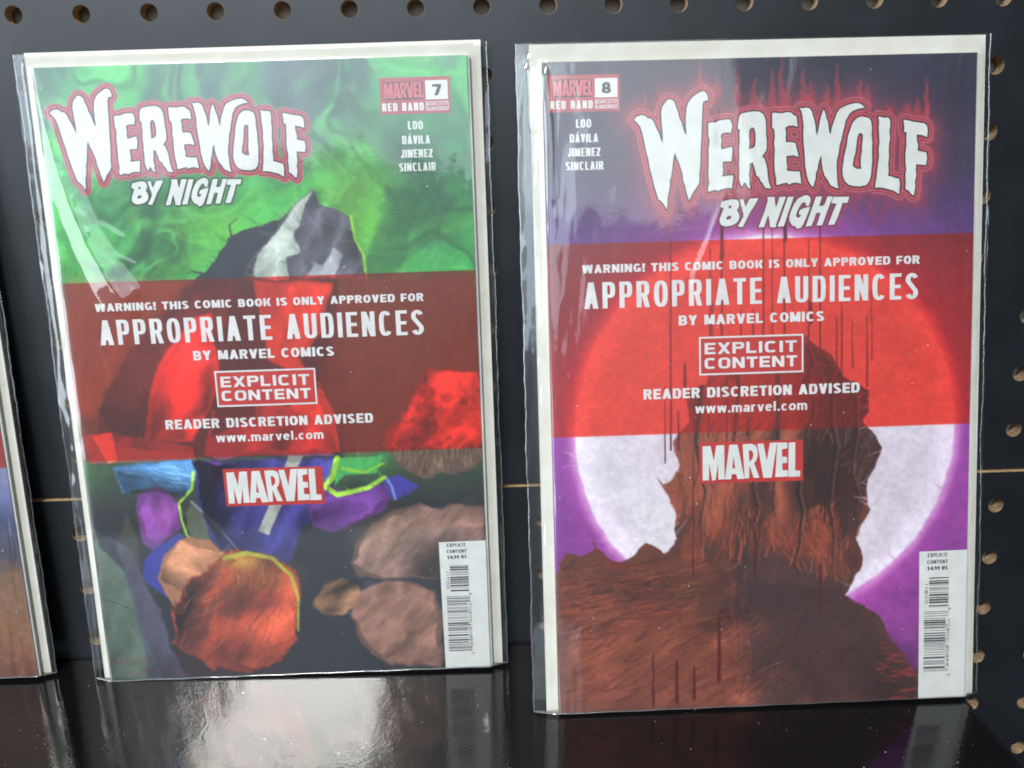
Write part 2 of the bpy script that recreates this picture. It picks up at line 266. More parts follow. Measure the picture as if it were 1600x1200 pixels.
TITLE=[[[(1.374,0.879),(1.414,0.83),(1.491,0.807),(1.55,0.825),(1.583,0.859),(1.634,0.863),(1.676,0.919),(1.701,0.994),(1.742,1.07),(1.775,1.17),(1.805,1.238),(1.81,1.105),(1.795,0.955),(1.789,0.773),(1.807,0.691),(1.85,0.634),(1.894,0.585),(1.945,0.587),(1.995,0.629),(2.011,0.695),(2.044,0.779),(2.06,0.862),(2.094,0.929),(2.118,1.021),(2.143,1.096),(2.169,1.117),(2.162,0.964),(2.163,0.831),(2.182,0.699),(2.208,0.634),(2.26,0.569),(2.328,0.521),(2.397,0.482),(2.448,0.478),(2.485,0.517),(2.502,0.575),(2.498,0.616),(2.464,0.615),(2.429,0.631),(2.415,0.705),(2.407,0.887),(2.4,1.053),(2.39,1.219),(2.38,1.385),(2.373,1.586),(2.356,1.703),(2.359,1.804),(2.35,1.854),(2.297,1.928),(2.263,1.969),(2.236,2.027),(2.21,2.069),(2.192,2.094),(2.176,2.026),(2.156,1.966),(2.143,1.882),(2.11,1.797),(2.107,1.713),(2.077,1.612),(2.048,1.527),(2.011,1.443),(1.991,1.372),(1.968,1.442),(1.949,1.575),(1.93,1.725),(1.904,1.792),(1.906,1.876),(1.884,1.976),(1.866,2.06),(1.865,2.144),(1.85,2.228),(1.83,2.177),(1.8,2.134),(1.762,2.091),(1.728,2.073),(1.699,1.971),(1.663,1.853),(1.639,1.735),(1.606,1.616),(1.583,1.465),(1.551,1.348),(1.527,1.214),(1.495,1.064),(1.468,0.98),(1.421,0.913)]],[[(2.502,0.954),(2.556,0.942),(2.622,0.944),(2.667,0.916),(2.739,0.909),(2.83,0.905),(2.856,0.95),(2.869,1.007),(2.856,1.057),(2.849,1.105),(2.79,1.094),(2.738,1.099),(2.699,1.123),(2.692,1.167),(2.704,1.218),(2.691,1.282),(2.701,1.352),(2.762,1.334),(2.828,1.317),(2.867,1.318),(2.869,1.401),(2.86,1.477),(2.846,1.534),(2.787,1.526),(2.722,1.531),(2.715,1.601),(2.727,1.665),(2.707,1.754),(2.799,1.743),(2.88,1.739),(2.877,1.809),(2.864,1.873),(2.857,1.937),(2.798,1.923),(2.719,1.94),(2.673,1.951),(2.647,1.973),(2.614,1.95),(2.561,1.957),(2.496,1.979),(2.489,1.927),(2.51,1.851),(2.498,1.723),(2.505,1.595),(2.506,1.468),(2.504,1.34),(2.521,1.239),(2.519,1.169),(2.503,1.156)]],[[(2.953,1.047),(2.96,0.958),(2.974,0.864),(3.013,0.821),(3.105,0.804),(3.209,0.794),(3.287,0.802),(3.352,0.848),(3.378,0.918),(3.385,1.019),(3.384,1.134),(3.397,1.236),(3.397,1.337),(3.384,1.388),(3.351,1.432),(3.325,1.476),(3.357,1.496),(3.383,1.567),(3.403,1.657),(3.409,1.759),(3.422,1.836),(3.442,1.901),(3.462,1.946),(3.416,1.952),(3.363,1.931),(3.337,1.873),(3.297,1.833),(3.284,1.782),(3.232,1.748),(3.226,1.703),(3.2,1.613),(3.18,1.555),(3.134,1.567),(3.134,1.65),(3.12,1.739),(3.133,1.816),(3.126,1.88),(3.146,1.951),(3.1,1.918),(3.061,1.846),(3.035,1.865),(3.017,1.916),(2.989,1.864),(2.969,1.786),(2.976,1.671),(2.97,1.556),(2.978,1.454),(2.971,1.352),(2.985,1.225),(2.979,1.124),(2.986,1.06)],[(3.13,1.07),(3.169,1.027),(3.208,1.047),(3.227,1.13),(3.227,1.231),(3.22,1.307),(3.188,1.338),(3.122,1.356),(3.129,1.254),(3.123,1.153)]],[[(3.48,0.844),(3.496,0.82),(3.561,0.827),(3.627,0.835),(3.705,0.818),(3.771,0.826),(3.81,0.865),(3.849,0.879),(3.862,0.942),(3.869,1.037),(3.797,1.017),(3.731,1.021),(3.679,1.046),(3.692,1.116),(3.686,1.192),(3.692,1.268),(3.758,1.264),(3.836,1.278),(3.856,1.362),(3.876,1.439),(3.883,1.49),(3.81,1.462),(3.699,1.472),(3.699,1.549),(3.712,1.626),(3.705,1.69),(3.797,1.705),(3.903,1.708),(3.916,1.798),(3.929,1.895),(3.85,1.873),(3.784,1.878),(3.738,1.902),(3.705,1.869),(3.639,1.881),(3.547,1.904),(3.541,1.814),(3.521,1.698),(3.515,1.57),(3.515,1.468),(3.522,1.366),(3.509,1.289),(3.522,1.188),(3.515,1.073),(3.483,1.041)]],[[(3.898,0.76),(3.957,0.767),(4.003,0.756),(4.055,0.77),(4.088,0.815),(4.108,0.891),(4.134,0.968),(4.148,1.07),(4.161,1.184),(4.181,1.134),(4.2,1.058),(4.213,0.97),(4.232,0.894),(4.252,0.831),(4.271,0.791),(4.291,0.832),(4.311,0.921),(4.338,0.985),(4.351,1.087),(4.365,1.158),(4.384,1.152),(4.397,1.063),(4.423,0.987),(4.449,0.925),(4.475,0.849),(4.52,0.787),(4.599,0.751),(4.664,0.727),(4.743,0.71),(4.808,0.711),(4.861,0.738),(4.907,0.781),(4.861,0.782),(4.783,0.799),(4.717,0.823),(4.665,0.866),(4.639,0.916),(4.607,0.966),(4.594,1.042),(4.568,1.131),(4.549,1.232),(4.517,1.333),(4.504,1.448),(4.479,1.55),(4.473,1.652),(4.48,1.755),(4.487,1.883),(4.507,1.98),(4.448,1.96),(4.382,1.926),(4.342,1.854),(4.288,1.775),(4.262,1.685),(4.245,1.582),(4.241,1.48),(4.215,1.517),(4.189,1.606),(4.183,1.67),(4.156,1.734),(4.15,1.823),(4.13,1.887),(4.111,1.951),(4.065,1.898),(4.031,1.833),(4.011,1.743),(3.991,1.627),(3.985,1.512),(3.978,1.409),(3.964,1.281),(3.958,1.154),(3.964,1.027),(3.951,0.925),(3.937,0.836),(3.924,0.792)]],[[(4.849,0.909),(4.915,0.923),(4.968,0.937),(5.001,0.982),(5.015,1.078),(5.01,1.18),(5.024,1.308),(5.019,1.435),(5.026,1.563),(5.014,1.691),(5.009,1.794),(4.983,1.883),(4.937,1.94),(4.845,1.957),(4.739,1.948),(4.659,1.926),(4.606,1.874),(4.572,1.796),(4.565,1.693),(4.578,1.603),(4.59,1.501),(4.616,1.4),(4.635,1.298),(4.648,1.196),(4.68,1.108),(4.699,1.045),(4.732,0.982),(4.784,0.933)],[(4.832,1.15),(4.878,1.176),(4.878,1.253),(4.866,1.329),(4.867,1.431),(4.848,1.521),(4.848,1.61),(4.856,1.694),(4.79,1.692),(4.743,1.665),(4.723,1.633),(4.736,1.543),(4.761,1.454),(4.774,1.365),(4.786,1.251),(4.799,1.187)]],[[(5.109,0.918),(5.167,0.927),(5.21,0.938),(5.258,0.931),(5.294,0.97),(5.298,1.051),(5.285,1.146),(5.297,1.241),(5.284,1.322),(5.278,1.43),(5.286,1.512),(5.273,1.621),(5.281,1.73),(5.275,1.812),(5.317,1.816),(5.374,1.842),(5.445,1.857),(5.46,1.926),(5.454,2.008),(5.448,2.09),(5.405,2.062),(5.362,2.033),(5.277,2.01),(5.193,1.987),(5.136,1.979),(5.073,1.984),(5.086,1.889),(5.099,1.807),(5.106,1.725),(5.118,1.617),(5.131,1.508),(5.123,1.399),(5.136,1.291),(5.128,1.182),(5.12,1.074),(5.126,0.993)]],[[(5.501,0.975),(5.574,0.984),(5.658,1.009),(5.743,1.021),(5.827,1.037),(5.87,1.079),(5.878,1.16),(5.872,1.241),(5.802,1.212),(5.71,1.197),(5.711,1.278),(5.734,1.36),(5.728,1.442),(5.791,1.457),(5.862,1.472),(5.877,1.554),(5.858,1.663),(5.794,1.654),(5.709,1.645),(5.704,1.741),(5.712,1.809),(5.692,1.905),(5.7,1.987),(5.687,2.055),(5.677,2.117),(5.631,2.088),(5.609,2.053),(5.545,2.01),(5.551,1.915),(5.543,1.819),(5.555,1.71),(5.54,1.6),(5.539,1.491),(5.551,1.383),(5.55,1.274),(5.555,1.166),(5.513,1.151),(5.516,1.07)]]]
SUBTITLE=[[[(2.7,2.135),(2.778,2.112),(2.855,2.101),(2.933,2.11),(2.961,2.148),(2.965,2.205),(2.932,2.268),(2.96,2.32),(2.971,2.371),(2.951,2.434),(2.899,2.477),(2.827,2.5),(2.749,2.507),(2.691,2.484),(2.665,2.439),(2.666,2.388),(2.692,2.325),(2.718,2.262),(2.725,2.224),(2.68,2.217),(2.687,2.173)],[(2.81,2.195),(2.855,2.196),(2.842,2.227),(2.803,2.242)],[(2.77,2.371),(2.815,2.341),(2.851,2.361),(2.828,2.398),(2.769,2.406)]],[[(2.982,2.105),(3.037,2.106),(3.049,2.17),(3.069,2.221),(3.101,2.158),(3.134,2.096),(3.192,2.095),(3.266,2.093),(3.231,2.162),(3.192,2.224),(3.14,2.299),(3.1,2.374),(3.061,2.449),(3.022,2.525),(2.944,2.512),(2.996,2.435),(3.035,2.36),(3.029,2.296),(2.997,2.194)]],[[(3.406,2.08),(3.516,2.081),(3.523,2.17),(3.536,2.246),(3.568,2.158),(3.594,2.083),(3.692,2.083),(3.659,2.173),(3.62,2.274),(3.588,2.362),(3.555,2.45),(3.529,2.545),(3.444,2.536),(3.438,2.447),(3.419,2.345),(3.386,2.433),(3.353,2.534),(3.265,2.538),(3.308,2.431),(3.354,2.317),(3.386,2.217),(3.412,2.129)]],[[(3.724,2.086),(3.812,2.086),(3.783,2.177),(3.75,2.265),(3.718,2.353),(3.685,2.454),(3.659,2.53),(3.561,2.533),(3.6,2.439),(3.64,2.325),(3.679,2.212),(3.705,2.136)]],[[(3.971,2.074),(4.029,2.069),(4.072,2.108),(4.073,2.159),(4.049,2.228),(4.01,2.234),(4.0,2.195),(3.984,2.172),(3.945,2.181),(3.9,2.243),(3.861,2.318),(3.848,2.382),(3.874,2.408),(3.913,2.396),(3.926,2.356),(3.891,2.36),(3.906,2.294),(3.971,2.264),(4.069,2.245),(4.037,2.336),(3.998,2.424),(3.959,2.512),(3.92,2.562),(3.854,2.573),(3.848,2.541),(3.789,2.52),(3.75,2.456),(3.744,2.392),(3.77,2.303),(3.815,2.203),(3.88,2.116)]],[[(4.16,2.095),(4.251,2.094),(4.231,2.163),(4.206,2.232),(4.245,2.242),(4.29,2.222),(4.316,2.153),(4.335,2.096),(4.42,2.098),(4.381,2.193),(4.343,2.293),(4.31,2.382),(4.278,2.47),(4.252,2.533),(4.167,2.531),(4.2,2.442),(4.232,2.341),(4.167,2.34),(4.144,2.39),(4.122,2.453),(4.089,2.535),(3.998,2.545),(4.037,2.438),(4.076,2.324),(4.114,2.224),(4.14,2.148)]],[[(4.433,2.105),(4.674,2.109),(4.649,2.2),(4.57,2.198),(4.538,2.299),(4.506,2.387),(4.467,2.475),(4.442,2.526),(4.348,2.529),(4.389,2.422),(4.428,2.321),(4.479,2.208),(4.401,2.2),(4.407,2.155)]]]
LOGO=[[[(0.032,0.094),(0.108,0.09),(0.138,0.452),(0.164,0.081),(0.24,0.077),(0.239,0.912),(0.178,0.914),(0.179,0.507),(0.15,0.927),(0.119,0.934),(0.093,0.501),(0.087,0.922),(0.027,0.926)]],[[(0.289,0.076),(0.368,0.073),(0.431,0.913),(0.363,0.915),(0.351,0.792),(0.308,0.794),(0.301,0.912),(0.242,0.913)],[(0.33,0.343),(0.342,0.65),(0.314,0.653)]],[[(0.417,0.072),(0.5,0.064),(0.542,0.103),(0.559,0.201),(0.561,0.358),(0.546,0.481),(0.525,0.532),(0.576,0.896),(0.52,0.9),(0.48,0.581),(0.475,0.901),(0.433,0.909)],[(0.475,0.221),(0.506,0.232),(0.521,0.321),(0.512,0.425),(0.48,0.502)]],[[(0.559,0.069),(0.618,0.065),(0.648,0.488),(0.681,0.055),(0.749,0.052),(0.694,0.905),(0.614,0.905)]],[[(0.752,0.053),(0.848,0.059),(0.847,0.203),(0.795,0.221),(0.797,0.401),(0.843,0.41),(0.845,0.555),(0.798,0.56),(0.799,0.727),(0.852,0.74),(0.851,0.89),(0.729,0.895)]],[[(0.861,0.061),(0.925,0.059),(0.922,0.745),(0.972,0.757),(0.971,0.898),(0.857,0.899)]]]

def moved(L, a, b, tx, ty): return [[[(a * x + b * y + tx, a * y - b * x + ty) for x, y in c] for c in g] for g in L]
LOGO8, SUB8 = TITLE, SUBTITLE
LOGO7, SUB7 = moved(TITLE, .8600, -.003, -.981, -.080), moved(SUBTITLE, .8600, -.003, -.981, -.080)
# ---------------------------------------------------------------- printed art (plain painted landscapes), stored as colour attributes
def paint_moor(cv):
    """Cover at right: violet sky, pale full moon, wind-blown rust-red heath round a dark crag."""
    U, V = cv.U, cv.V
    n1 = fbm(cv, 3.2, 4, 11); n2 = fbm(cv, 9.0, 4, 12); n3 = fbm(cv, 1.1, 3, 13)
    g = ramp(V, [(0, (50, 49, 66)), (1.6, (58, 52, 76)), (2.7, (92, 60, 122)), (5.7, (104, 60, 136)), (7.6, (108, 54, 130)), (9.0, (104, 52, 112)), (10.2, (70, 40, 70))])
    cv.img[:] = g * (0.86 + 0.28 * n1)[..., None]
    cv.mixm(smooth((U - 1.2) / 3) * smooth((V - 5) / 2) * smooth((n1 - .2) / .5), (158, 72, 158), .75)
    mc = [(3.374,5.674)][0]; ml = [(0.353,5.691)][0]; r = mc[0] - ml[0]
    d = np.hypot(U - mc[0], V - mc[1]) + .05 * (n2 - .5)
    cv.mixm(np.exp(-np.maximum(d - r, 0) / .55) * (d > r - .1), (186, 76, 176), .8)
    cv.mixm(np.exp(-(np.maximum(d - r, 0) / .10) ** 2) * (d > r - .1), (232, 170, 226), .7)
    moon = smooth((r + .02 - d) / .06)
    mcol = np.array((216, 200, 216.))[None, None] + (n3 - .5)[..., None] * np.array((26, 44, 26.)) + (n2 - .5)[..., None] * 12
    mcol = mcol + smooth((d - r + .5) / .45)[..., None] * np.array((24, 22, 26.))
    cv.img[:] = cv.img * (1 - moon[..., None]) + mcol * moon[..., None]
    # heath
    cv.poly([(0.006,7.985),(0.189,7.545),(0.389,7.657),(0.646,7.522),(0.946,7.762),(1.202,7.647),(1.46,7.471),(1.763,7.607),(1.99,7.408),(1.873,6.97),(1.717,6.512),(2.003,6.308),(1.887,5.846),(2.134,5.47),(2.098,5.066),(2.441,4.917),(2.584,4.482),(2.924,4.692),(3.267,4.284),(3.628,4.515),(3.91,4.205),(4.414,4.5),(4.639,4.909),(4.985,5.081),(4.949,5.647),(5.239,6.066),(5.019,6.592),(5.105,6.988),(4.841,7.476),(4.886,7.917),(4.661,8.382),(5.184,8.795),(5.525,9.32),(5.908,9.766),(6.757,10.073),(6.767,10.563),(-0.135,10.305)], (106, 60, 50), .03, 1, .14)
    SIL = [(0.006,7.985),(0.189,7.545),(0.389,7.657),(0.646,7.522),(0.946,7.762),(1.202,7.647),(1.46,7.471),(1.763,7.607),(1.99,7.408),(1.873,6.97),(1.717,6.512),(2.003,6.308),(1.887,5.846),(2.134,5.47),(2.098,5.066),(2.441,4.917),(2.584,4.482),(2.924,4.692),(3.267,4.284),(3.628,4.515),(3.91,4.205),(4.414,4.5),(4.639,4.909),(4.985,5.081),(4.949,5.647),(5.239,6.066),(5.019,6.592),(5.105,6.988),(4.841,7.476),(4.886,7.917),(4.661,8.382),(5.184,8.795),(5.525,9.32),(5.908,9.766),(6.757,10.073),(6.767,10.563),(-0.135,10.305)]
    cv.clip = cv.mask(SIL, .035, .14)
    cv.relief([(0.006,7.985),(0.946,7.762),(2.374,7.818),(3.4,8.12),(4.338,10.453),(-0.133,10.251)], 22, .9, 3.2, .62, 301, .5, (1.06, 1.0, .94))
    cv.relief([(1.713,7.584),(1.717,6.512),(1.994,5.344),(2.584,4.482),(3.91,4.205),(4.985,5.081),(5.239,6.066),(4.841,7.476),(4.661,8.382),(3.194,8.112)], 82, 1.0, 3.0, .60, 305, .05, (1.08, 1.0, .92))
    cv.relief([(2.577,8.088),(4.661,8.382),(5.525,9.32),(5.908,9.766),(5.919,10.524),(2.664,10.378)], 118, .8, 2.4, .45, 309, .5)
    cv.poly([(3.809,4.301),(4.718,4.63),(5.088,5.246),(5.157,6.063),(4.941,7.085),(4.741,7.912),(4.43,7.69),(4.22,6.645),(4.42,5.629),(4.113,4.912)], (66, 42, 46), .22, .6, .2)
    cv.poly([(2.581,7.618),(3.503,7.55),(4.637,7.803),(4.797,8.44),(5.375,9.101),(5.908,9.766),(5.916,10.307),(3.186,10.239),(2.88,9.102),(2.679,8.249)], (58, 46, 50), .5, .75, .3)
    cv.hatch([(0.006,7.985),(0.186,7.649),(0.945,7.814),(2.029,7.596),(2.374,7.818),(2.162,8.543),(0.924,8.914),(-0.022,9.085)], 12, .55, .030, [(150, 70, 54), (122, 56, 44), (92, 46, 44), (166, 88, 60), (70, 38, 42)], 320, .62, 16, 1)
    cv.hatch([(-0.034,8.768),(1.345,8.3),(2.682,7.83),(3.398,9.124),(4.023,10.309),(-0.028,10.149)], 28, .65, .034, [(116, 66, 48), (96, 54, 44), (134, 86, 58), (76, 44, 44), (104, 50, 48)], 420, .55, 14, 2, .45)
    cv.hatch([(1.886,5.947),(2.396,5.459),(2.998,5.987),(2.994,6.806),(3.709,7.142),(4.528,6.863),(4.688,7.7),(4.432,8.109),(3.195,7.746),(2.783,8.043),(2.09,7.578)], 80, .50, .030, [(166, 84, 62), (146, 66, 52), (112, 58, 48), (184, 96, 66), (84, 48, 44), (176, 70, 54)], 430, .66, 22, 3)
    cv.hatch([(3.196,7.434),(4.529,7.07),(4.742,8.122),(4.329,8.21),(3.606,7.762)], 100, .42, .03, [(176, 78, 58), (140, 62, 50), (96, 50, 46)], 150, .6, 20, 4)
    cv.hatch([(2.3,4.952),(3.206,4.432),(4.718,4.63),(5.152,5.553),(5.119,6.369),(4.835,6.667),(4.319,5.931),(3.202,5.79),(2.291,5.86)], 60, .42, .026, [(110, 76, 60), (128, 92, 70), (78, 48, 46), (60, 40, 44), (142, 100, 76)], 360, .6, 40, 5)
    cv.hatch([(2.886,8.047),(4.744,8.332),(5.696,9.65),(5.916,10.307),(3.291,10.244)], 62, .55, .03, [(66, 50, 54), (52, 42, 50), (84, 52, 52), (74, 60, 56)], 260, .4, 20, 6, .45)
    cv.hatch([(5.168,9.198),(5.8,9.547),(5.894,10.252),(5.072,10.215)], 8, .4, .03, [(176, 66, 52), (140, 58, 54), (104, 44, 56)], 46, .7, 14, 7)
    cv.hatch([(2.783,8.043),(3.173,8.111),(3.104,10.074),(2.666,10.054)], 92, .5, .02, [(132, 60, 56), (110, 40, 48), (150, 78, 62)], 60, .6, 6, 8)
    cv.clip = None
    cv.line([(1.149,7.811),(0.704,7.669),(0.61,7.314)], .12, .01, (112, 50, 44), .95)
    cv.line([(2.039,6.667),(1.777,6.576),(1.648,6.387)], .08, .01, (140, 70, 54), .95)
    cv.clip = cv.mask(SIL, .035, .14)
    for k, (p0, p1, w0, _) in enumerate([((2.36, 4.954), (2.336, 7.505), 8, 0), ((2.904, 4.722), (2.894, 6.596), 6, 0), ((3.558, 4.493), (3.555, 7.344), 9, 0), ((4.031, 4.408), (4.034, 6.023), 7, 0), ((4.417, 5.022), (4.431, 7.899), 8, 0), ((4.782, 5.135), (4.797, 7.08), 6, 0), ((3.201, 5.994), (3.195, 7.851), 6, 0), ((3.913, 6.428), (3.915, 8.089), 7, 0)]):
        cv.line(wavy(p0, p1, k + 300, .09), w0 / 90., .01, (46, 32, 36), .75, .03); cv.line([(x + .045, y) for x, y in wavy(p0, p1, k + 300, .09)], w0 / 160., .01, (132, 88, 70), .5, .03)
    cv.brush(900, 61, .30, .05, .5, 3.6)
    cv.clip = None
    cv.brush(900, 62, .30, .07, .30, 0, PH, .05)
    # rising red mist and the glow behind the title
    for k, (a, b, w, _) in enumerate([((1.54, 0.937), (1.547, 0.465), 7, 0), ((2.391, 0.579), (2.396, 0.034), 7, 0), ((2.635, 0.509), (2.636, 0.284), 9, 0), ((2.946, 0.611), (2.949, 0.122), 8, 0), ((3.219, 0.74), (3.22, 0.316), 9, 0), ((3.464, 0.746), (3.465, 0.189), 9, 0), ((3.63, 0.797), (3.631, -0.013), 8, 0), ((3.728, 0.8), (3.728, 0.308), 9, 0), ((3.963, 0.71), (3.962, 0.182), 9, 0), ((4.081, 0.713), (4.08, 0.373), 9, 0), ((4.317, 0.766), (4.316, 0.435), 8, 0), ((4.474, 0.704), (4.471, 0.118), 7, 0), ((4.848, 0.731), (4.845, 0.371), 9, 0), ((4.946, 0.734), (4.944, 0.449), 7, 0), ((5.264, 0.912), (5.262, 0.722), 7, 0), ((5.56, 0.919), (5.558, 0.729), 9, 0), ((5.719, 0.923), (5.715, 0.657), 9, 0), ((5.848, 0.945), (5.839, 0.356), 6, 0), ((5.867, 0.908), (5.86, 0.451), 4, 0)]):
        cv.line(wavy(a, b, k, .03), w / 62., .012, (178, 66, 78), .62, .06)
    for pts, w in [([(1.833,2.282),(1.89,2.496),(1.907,2.691)], .05), ([(5.0,2.252),(5.081,2.468),(5.103,2.624)], .06), ([(5.239,2.258),(5.161,2.431),(5.093,2.624)], .05), ([(4.761,2.265),(4.773,2.508)], .04)]:
        cv.line(pts, w, .01, (160, 56, 66), .6, .03)
    halo = cv.sdf_title(LOGO8)
    cv.mixm(np.exp(-np.maximum(halo - .05, 0) / .15) * (.55 + .9 * n2), (186, 64, 78), .9)
    cv.outline(halo, .0)
    sub = cv.sdf_letters(SUB8)
    cv.mixm(np.exp(-np.maximum(sub, 0) / .05), (176, 66, 76), .75)
    cv.mixm(smooth((.03 - sub) / .02), (80, 44, 56), .7)
    # drips running down over the page
    for k, (a, b, w, ln) in enumerate([((1.907, 2.691), (1.866, 5.947), 3, 0), ((1.789, 4.935), (1.773, 6.147), 2, 1), ((1.994, 5.344), (1.987, 5.951), 3, 0), ((2.103, 4.606), (2.099, 4.946), 5, 1), ((2.518, 2.834), (2.507, 4.161), 3, 0), ((2.541, 3.668), (2.534, 4.56), 2, 1), ((2.7, 2.306), (2.695, 2.986), 6, 0), ((2.695, 2.986), (2.687, 4.167), 3, 0), ((2.989, 3.78), (2.987, 4.216), 2, 1), ((3.179, 3.786), (3.177, 4.202), 3, 1), ((3.342, 2.469), (3.336, 4.586), 3, 0), ((3.481, 2.472), (3.478, 4.191), 2, 0), ((3.679, 2.332), (3.679, 2.741), 6, 0), ((3.669, 2.74), (3.668, 4.596), 3, 0), ((4.047, 2.751), (4.052, 5.01), 3, 0), ((4.079, 3.714), (4.08, 4.011), 7, 1), ((4.225, 2.493), (4.236, 5.521), 3, 0), ((4.482, 3.924), (4.488, 5.025), 3, 1), ((4.561, 3.729), (4.57, 5.229), 3, 0), ((4.734, 4.032), (4.739, 4.731), 2, 1), ((4.965, 3.939), (4.974, 5.041), 3, 1), ((5.032, 3.545), (5.042, 4.64), 2, 0), ((2.47, 4.958), (2.463, 5.765), 2, 0), ((2.85, 5.373), (2.847, 5.879), 2, 0), ((3.102, 5.483), (3.1, 5.888), 2, 0), ((2.754, 4.567), (2.746, 5.876), 2, 0), ((2.219, 5.959), (2.198, 8.02), 2, 0), ((3.199, 6.607), (3.194, 8.06), 3, 0), ((1.546, 9.258), (1.534, 10.111), 4, 1), ((1.926, 9.38), (1.918, 10.075), 6, 1), ((2.204, 9.499), (2.199, 10.034), 5, 1), ((2.614, 8.667), (2.606, 9.73), 6, 0), ((4.245, 7.892), (4.248, 8.682), 3, 1)]):
        cv.line(wavy(a, b, k + 50, .006), w / 150., w / 88., (84, 24, 30), .86, .016)
    band(cv, [(-0.038,2.701)][0][1] + .01, [(-0.047,5.682)][0][1] + .01)
    page_finish(cv, 21)

def paint_mist(cv):
    """Cover at left: green mist over a dark ridge, coloured drapery and boulders in the foreground."""
    U, V = cv.U, cv.V
    n1 = fbm(cv, 2.2, 5, 31); n2 = fbm(cv, 6.0, 4, 32); n3 = fbm(cv, 1.0, 3, 33)
    w = fbm(cv, 1.6, 4, 34, ang=-.9, str_=3.2)
    g = ramp(V, [(0, (70, 98, 96)), (1.0, (66, 108, 92)), (2.2, (58, 122, 76)), (3.3, (66, 142, 70)), (5, (84, 110, 60)), (6.2, (70, 92, 66)), (7.2, (46, 48, 54)), (10.2, (38, 38, 46))])
    cv.img[:] = g
    up = smooth((7.0 - V) / 1.2)
    cv.mixm(smooth((w - .42) / .22) * up, (72, 200, 92), .75)
    cv.mixm(smooth((.46 - w) / .2) * up, (38, 66, 58), .75)
    cv.mixm(smooth((n1 - .52) / .2) * smooth((1.6 - V) / 1.2), (104, 116, 124), .55)
    cv.mixm(smooth((n2 - .5) / .25) * smooth((V - 1.2) / 1.5) * smooth((4.2 - V) / 1), (122, 196, 74), .35)
    wx_, wy_ = fbm_xy(U * .55, V * .55, 3, 401) - .5, fbm_xy(U * .55, V * .55, 3, 405) - .5
    for sd, sc_, wd_, col_, al in ((411, .55, .045, (104, 226, 118), .75), (421, .8, .035, (84, 196, 110), .6), (431, 1.1, .03, (150, 224, 120), .35), (441, .6, .06, (26, 58, 50), .6)):
        nn = fbm_xy((U * .75 - V * .35) * sc_ + 3.2 * wx_ + 3, (V * .5 + U * .3) * sc_ + 3.2 * wy_ + 5, 3, sd)
        cv.mixm(np.exp(-((nn - .5) / wd_) ** 2) * smooth((4.4 - V) / 1.2) * (.45 + .55 * n1), col_, al)
    cv.blob([(4.822,2.299)][0], (.75, 1.1), (132, 214, 66), .55)
    cv.blob([(2.691,2.529)][0], (.8, .5), (120, 206, 66), .5)
    cv.blob([(0.267,2.651)][0], (.3, 1.1), (70, 190, 70), .5)
    cv.blob([(5.522,0.575)][0], (.5, .7), (70, 180, 90), .45)
    cv.blob([(6.043,2.04)][0], (.7, 1.2), (40, 72, 62), .55)
    cv.poly([(5.367,1.921),(5.842,2.034),(5.599,2.824),(5.159,3.418),(4.751,3.405),(5.099,2.707)], (48, 96, 64), .15, .6, .2)
    # far ridge and pale standing stone
    cv.poly([(0.343,5.35),(0.613,4.826),(0.958,4.521),(1.158,4.109),(1.571,3.606),(2.109,3.317),(2.347,3.172),(2.568,2.977),(2.78,2.652),(3.149,2.464),(3.51,2.356),(3.919,2.27),(4.406,2.484),(4.452,3.293),(4.463,4.643),(4.56,6.378),(0.239,6.217)], (54, 58, 68), .03, 1, .16)
    cv.poly([(2.92,3.344),(3.114,2.985),(3.383,2.671),(3.612,2.34),(3.845,2.188),(4.104,1.94),(4.228,2.161),(4.426,2.207),(4.677,2.354),(4.714,2.714),(4.84,2.96),(4.873,3.409)], (78, 76, 86), .025, 1, .10)
    cv.poly([(3.106,3.309),(3.198,2.947),(3.492,2.575),(3.735,2.304),(4.103,1.96),(3.951,2.37),(3.775,2.564),(3.831,2.887),(3.619,3.001),(3.654,3.328)], (156, 164, 156), .03, 1, .12)
    cv.poly([(3.898,3.336),(4.04,3.076),(4.159,3.12),(4.38,2.865),(4.516,2.95),(4.366,3.351)], (136, 138, 144), .03, .9, .12)
    cv.line([(4.696,2.374),(4.733,2.735),(4.859,2.981),(4.884,3.389)], .04, .04, (158, 210, 70), .85, .03)
    cv.relief([(2.92,3.344),(3.383,2.671),(4.103,1.96),(4.677,2.354),(4.873,3.409)], 60, 1.6, 2.2, .6, 360, .04)
    cv.line([(2.303,3.201),(2.125,3.155),(2.02,3.192)], .04, .01, (54, 58, 68), .9)
    cv.line([(2.8,2.653),(2.778,2.452),(2.929,2.338)], .04, .01, (54, 58, 68), .9)
    # what lies under the band
    cv.poly([(0.103,3.149),(2.109,3.317),(1.311,4.114),(0.728,4.724),(0.33,5.458),(-0.033,5.445)], (130, 150, 82), .2, .75, .1)
    cv.poly([(4.547,3.398),(6.645,3.365),(6.629,5.145),(5.455,5.535),(4.884,6.279),(4.348,6.37),(4.019,5.053)], (96, 112, 70), .2, .75, .1)
    cv.poly([(0.343,5.35),(0.607,4.879),(1.135,4.317),(1.64,3.918),(2.413,3.327),(2.819,3.341),(2.5,4.575),(2.109,5.414),(1.825,6.166),(0.579,6.01)], (62, 54, 70), .05, .95, .16)
    cv.poly([(2.048,3.932),(2.364,3.839),(2.409,4.996),(1.847,5.947),(1.062,5.919),(1.205,5.274),(1.444,4.601)], (176, 84, 96), .05, .95, .06)
    cv.poly([(1.595,4.543),(1.975,4.662),(1.859,5.405),(1.325,5.906),(1.105,5.811)], (196, 84, 80), .12, .8, .06)
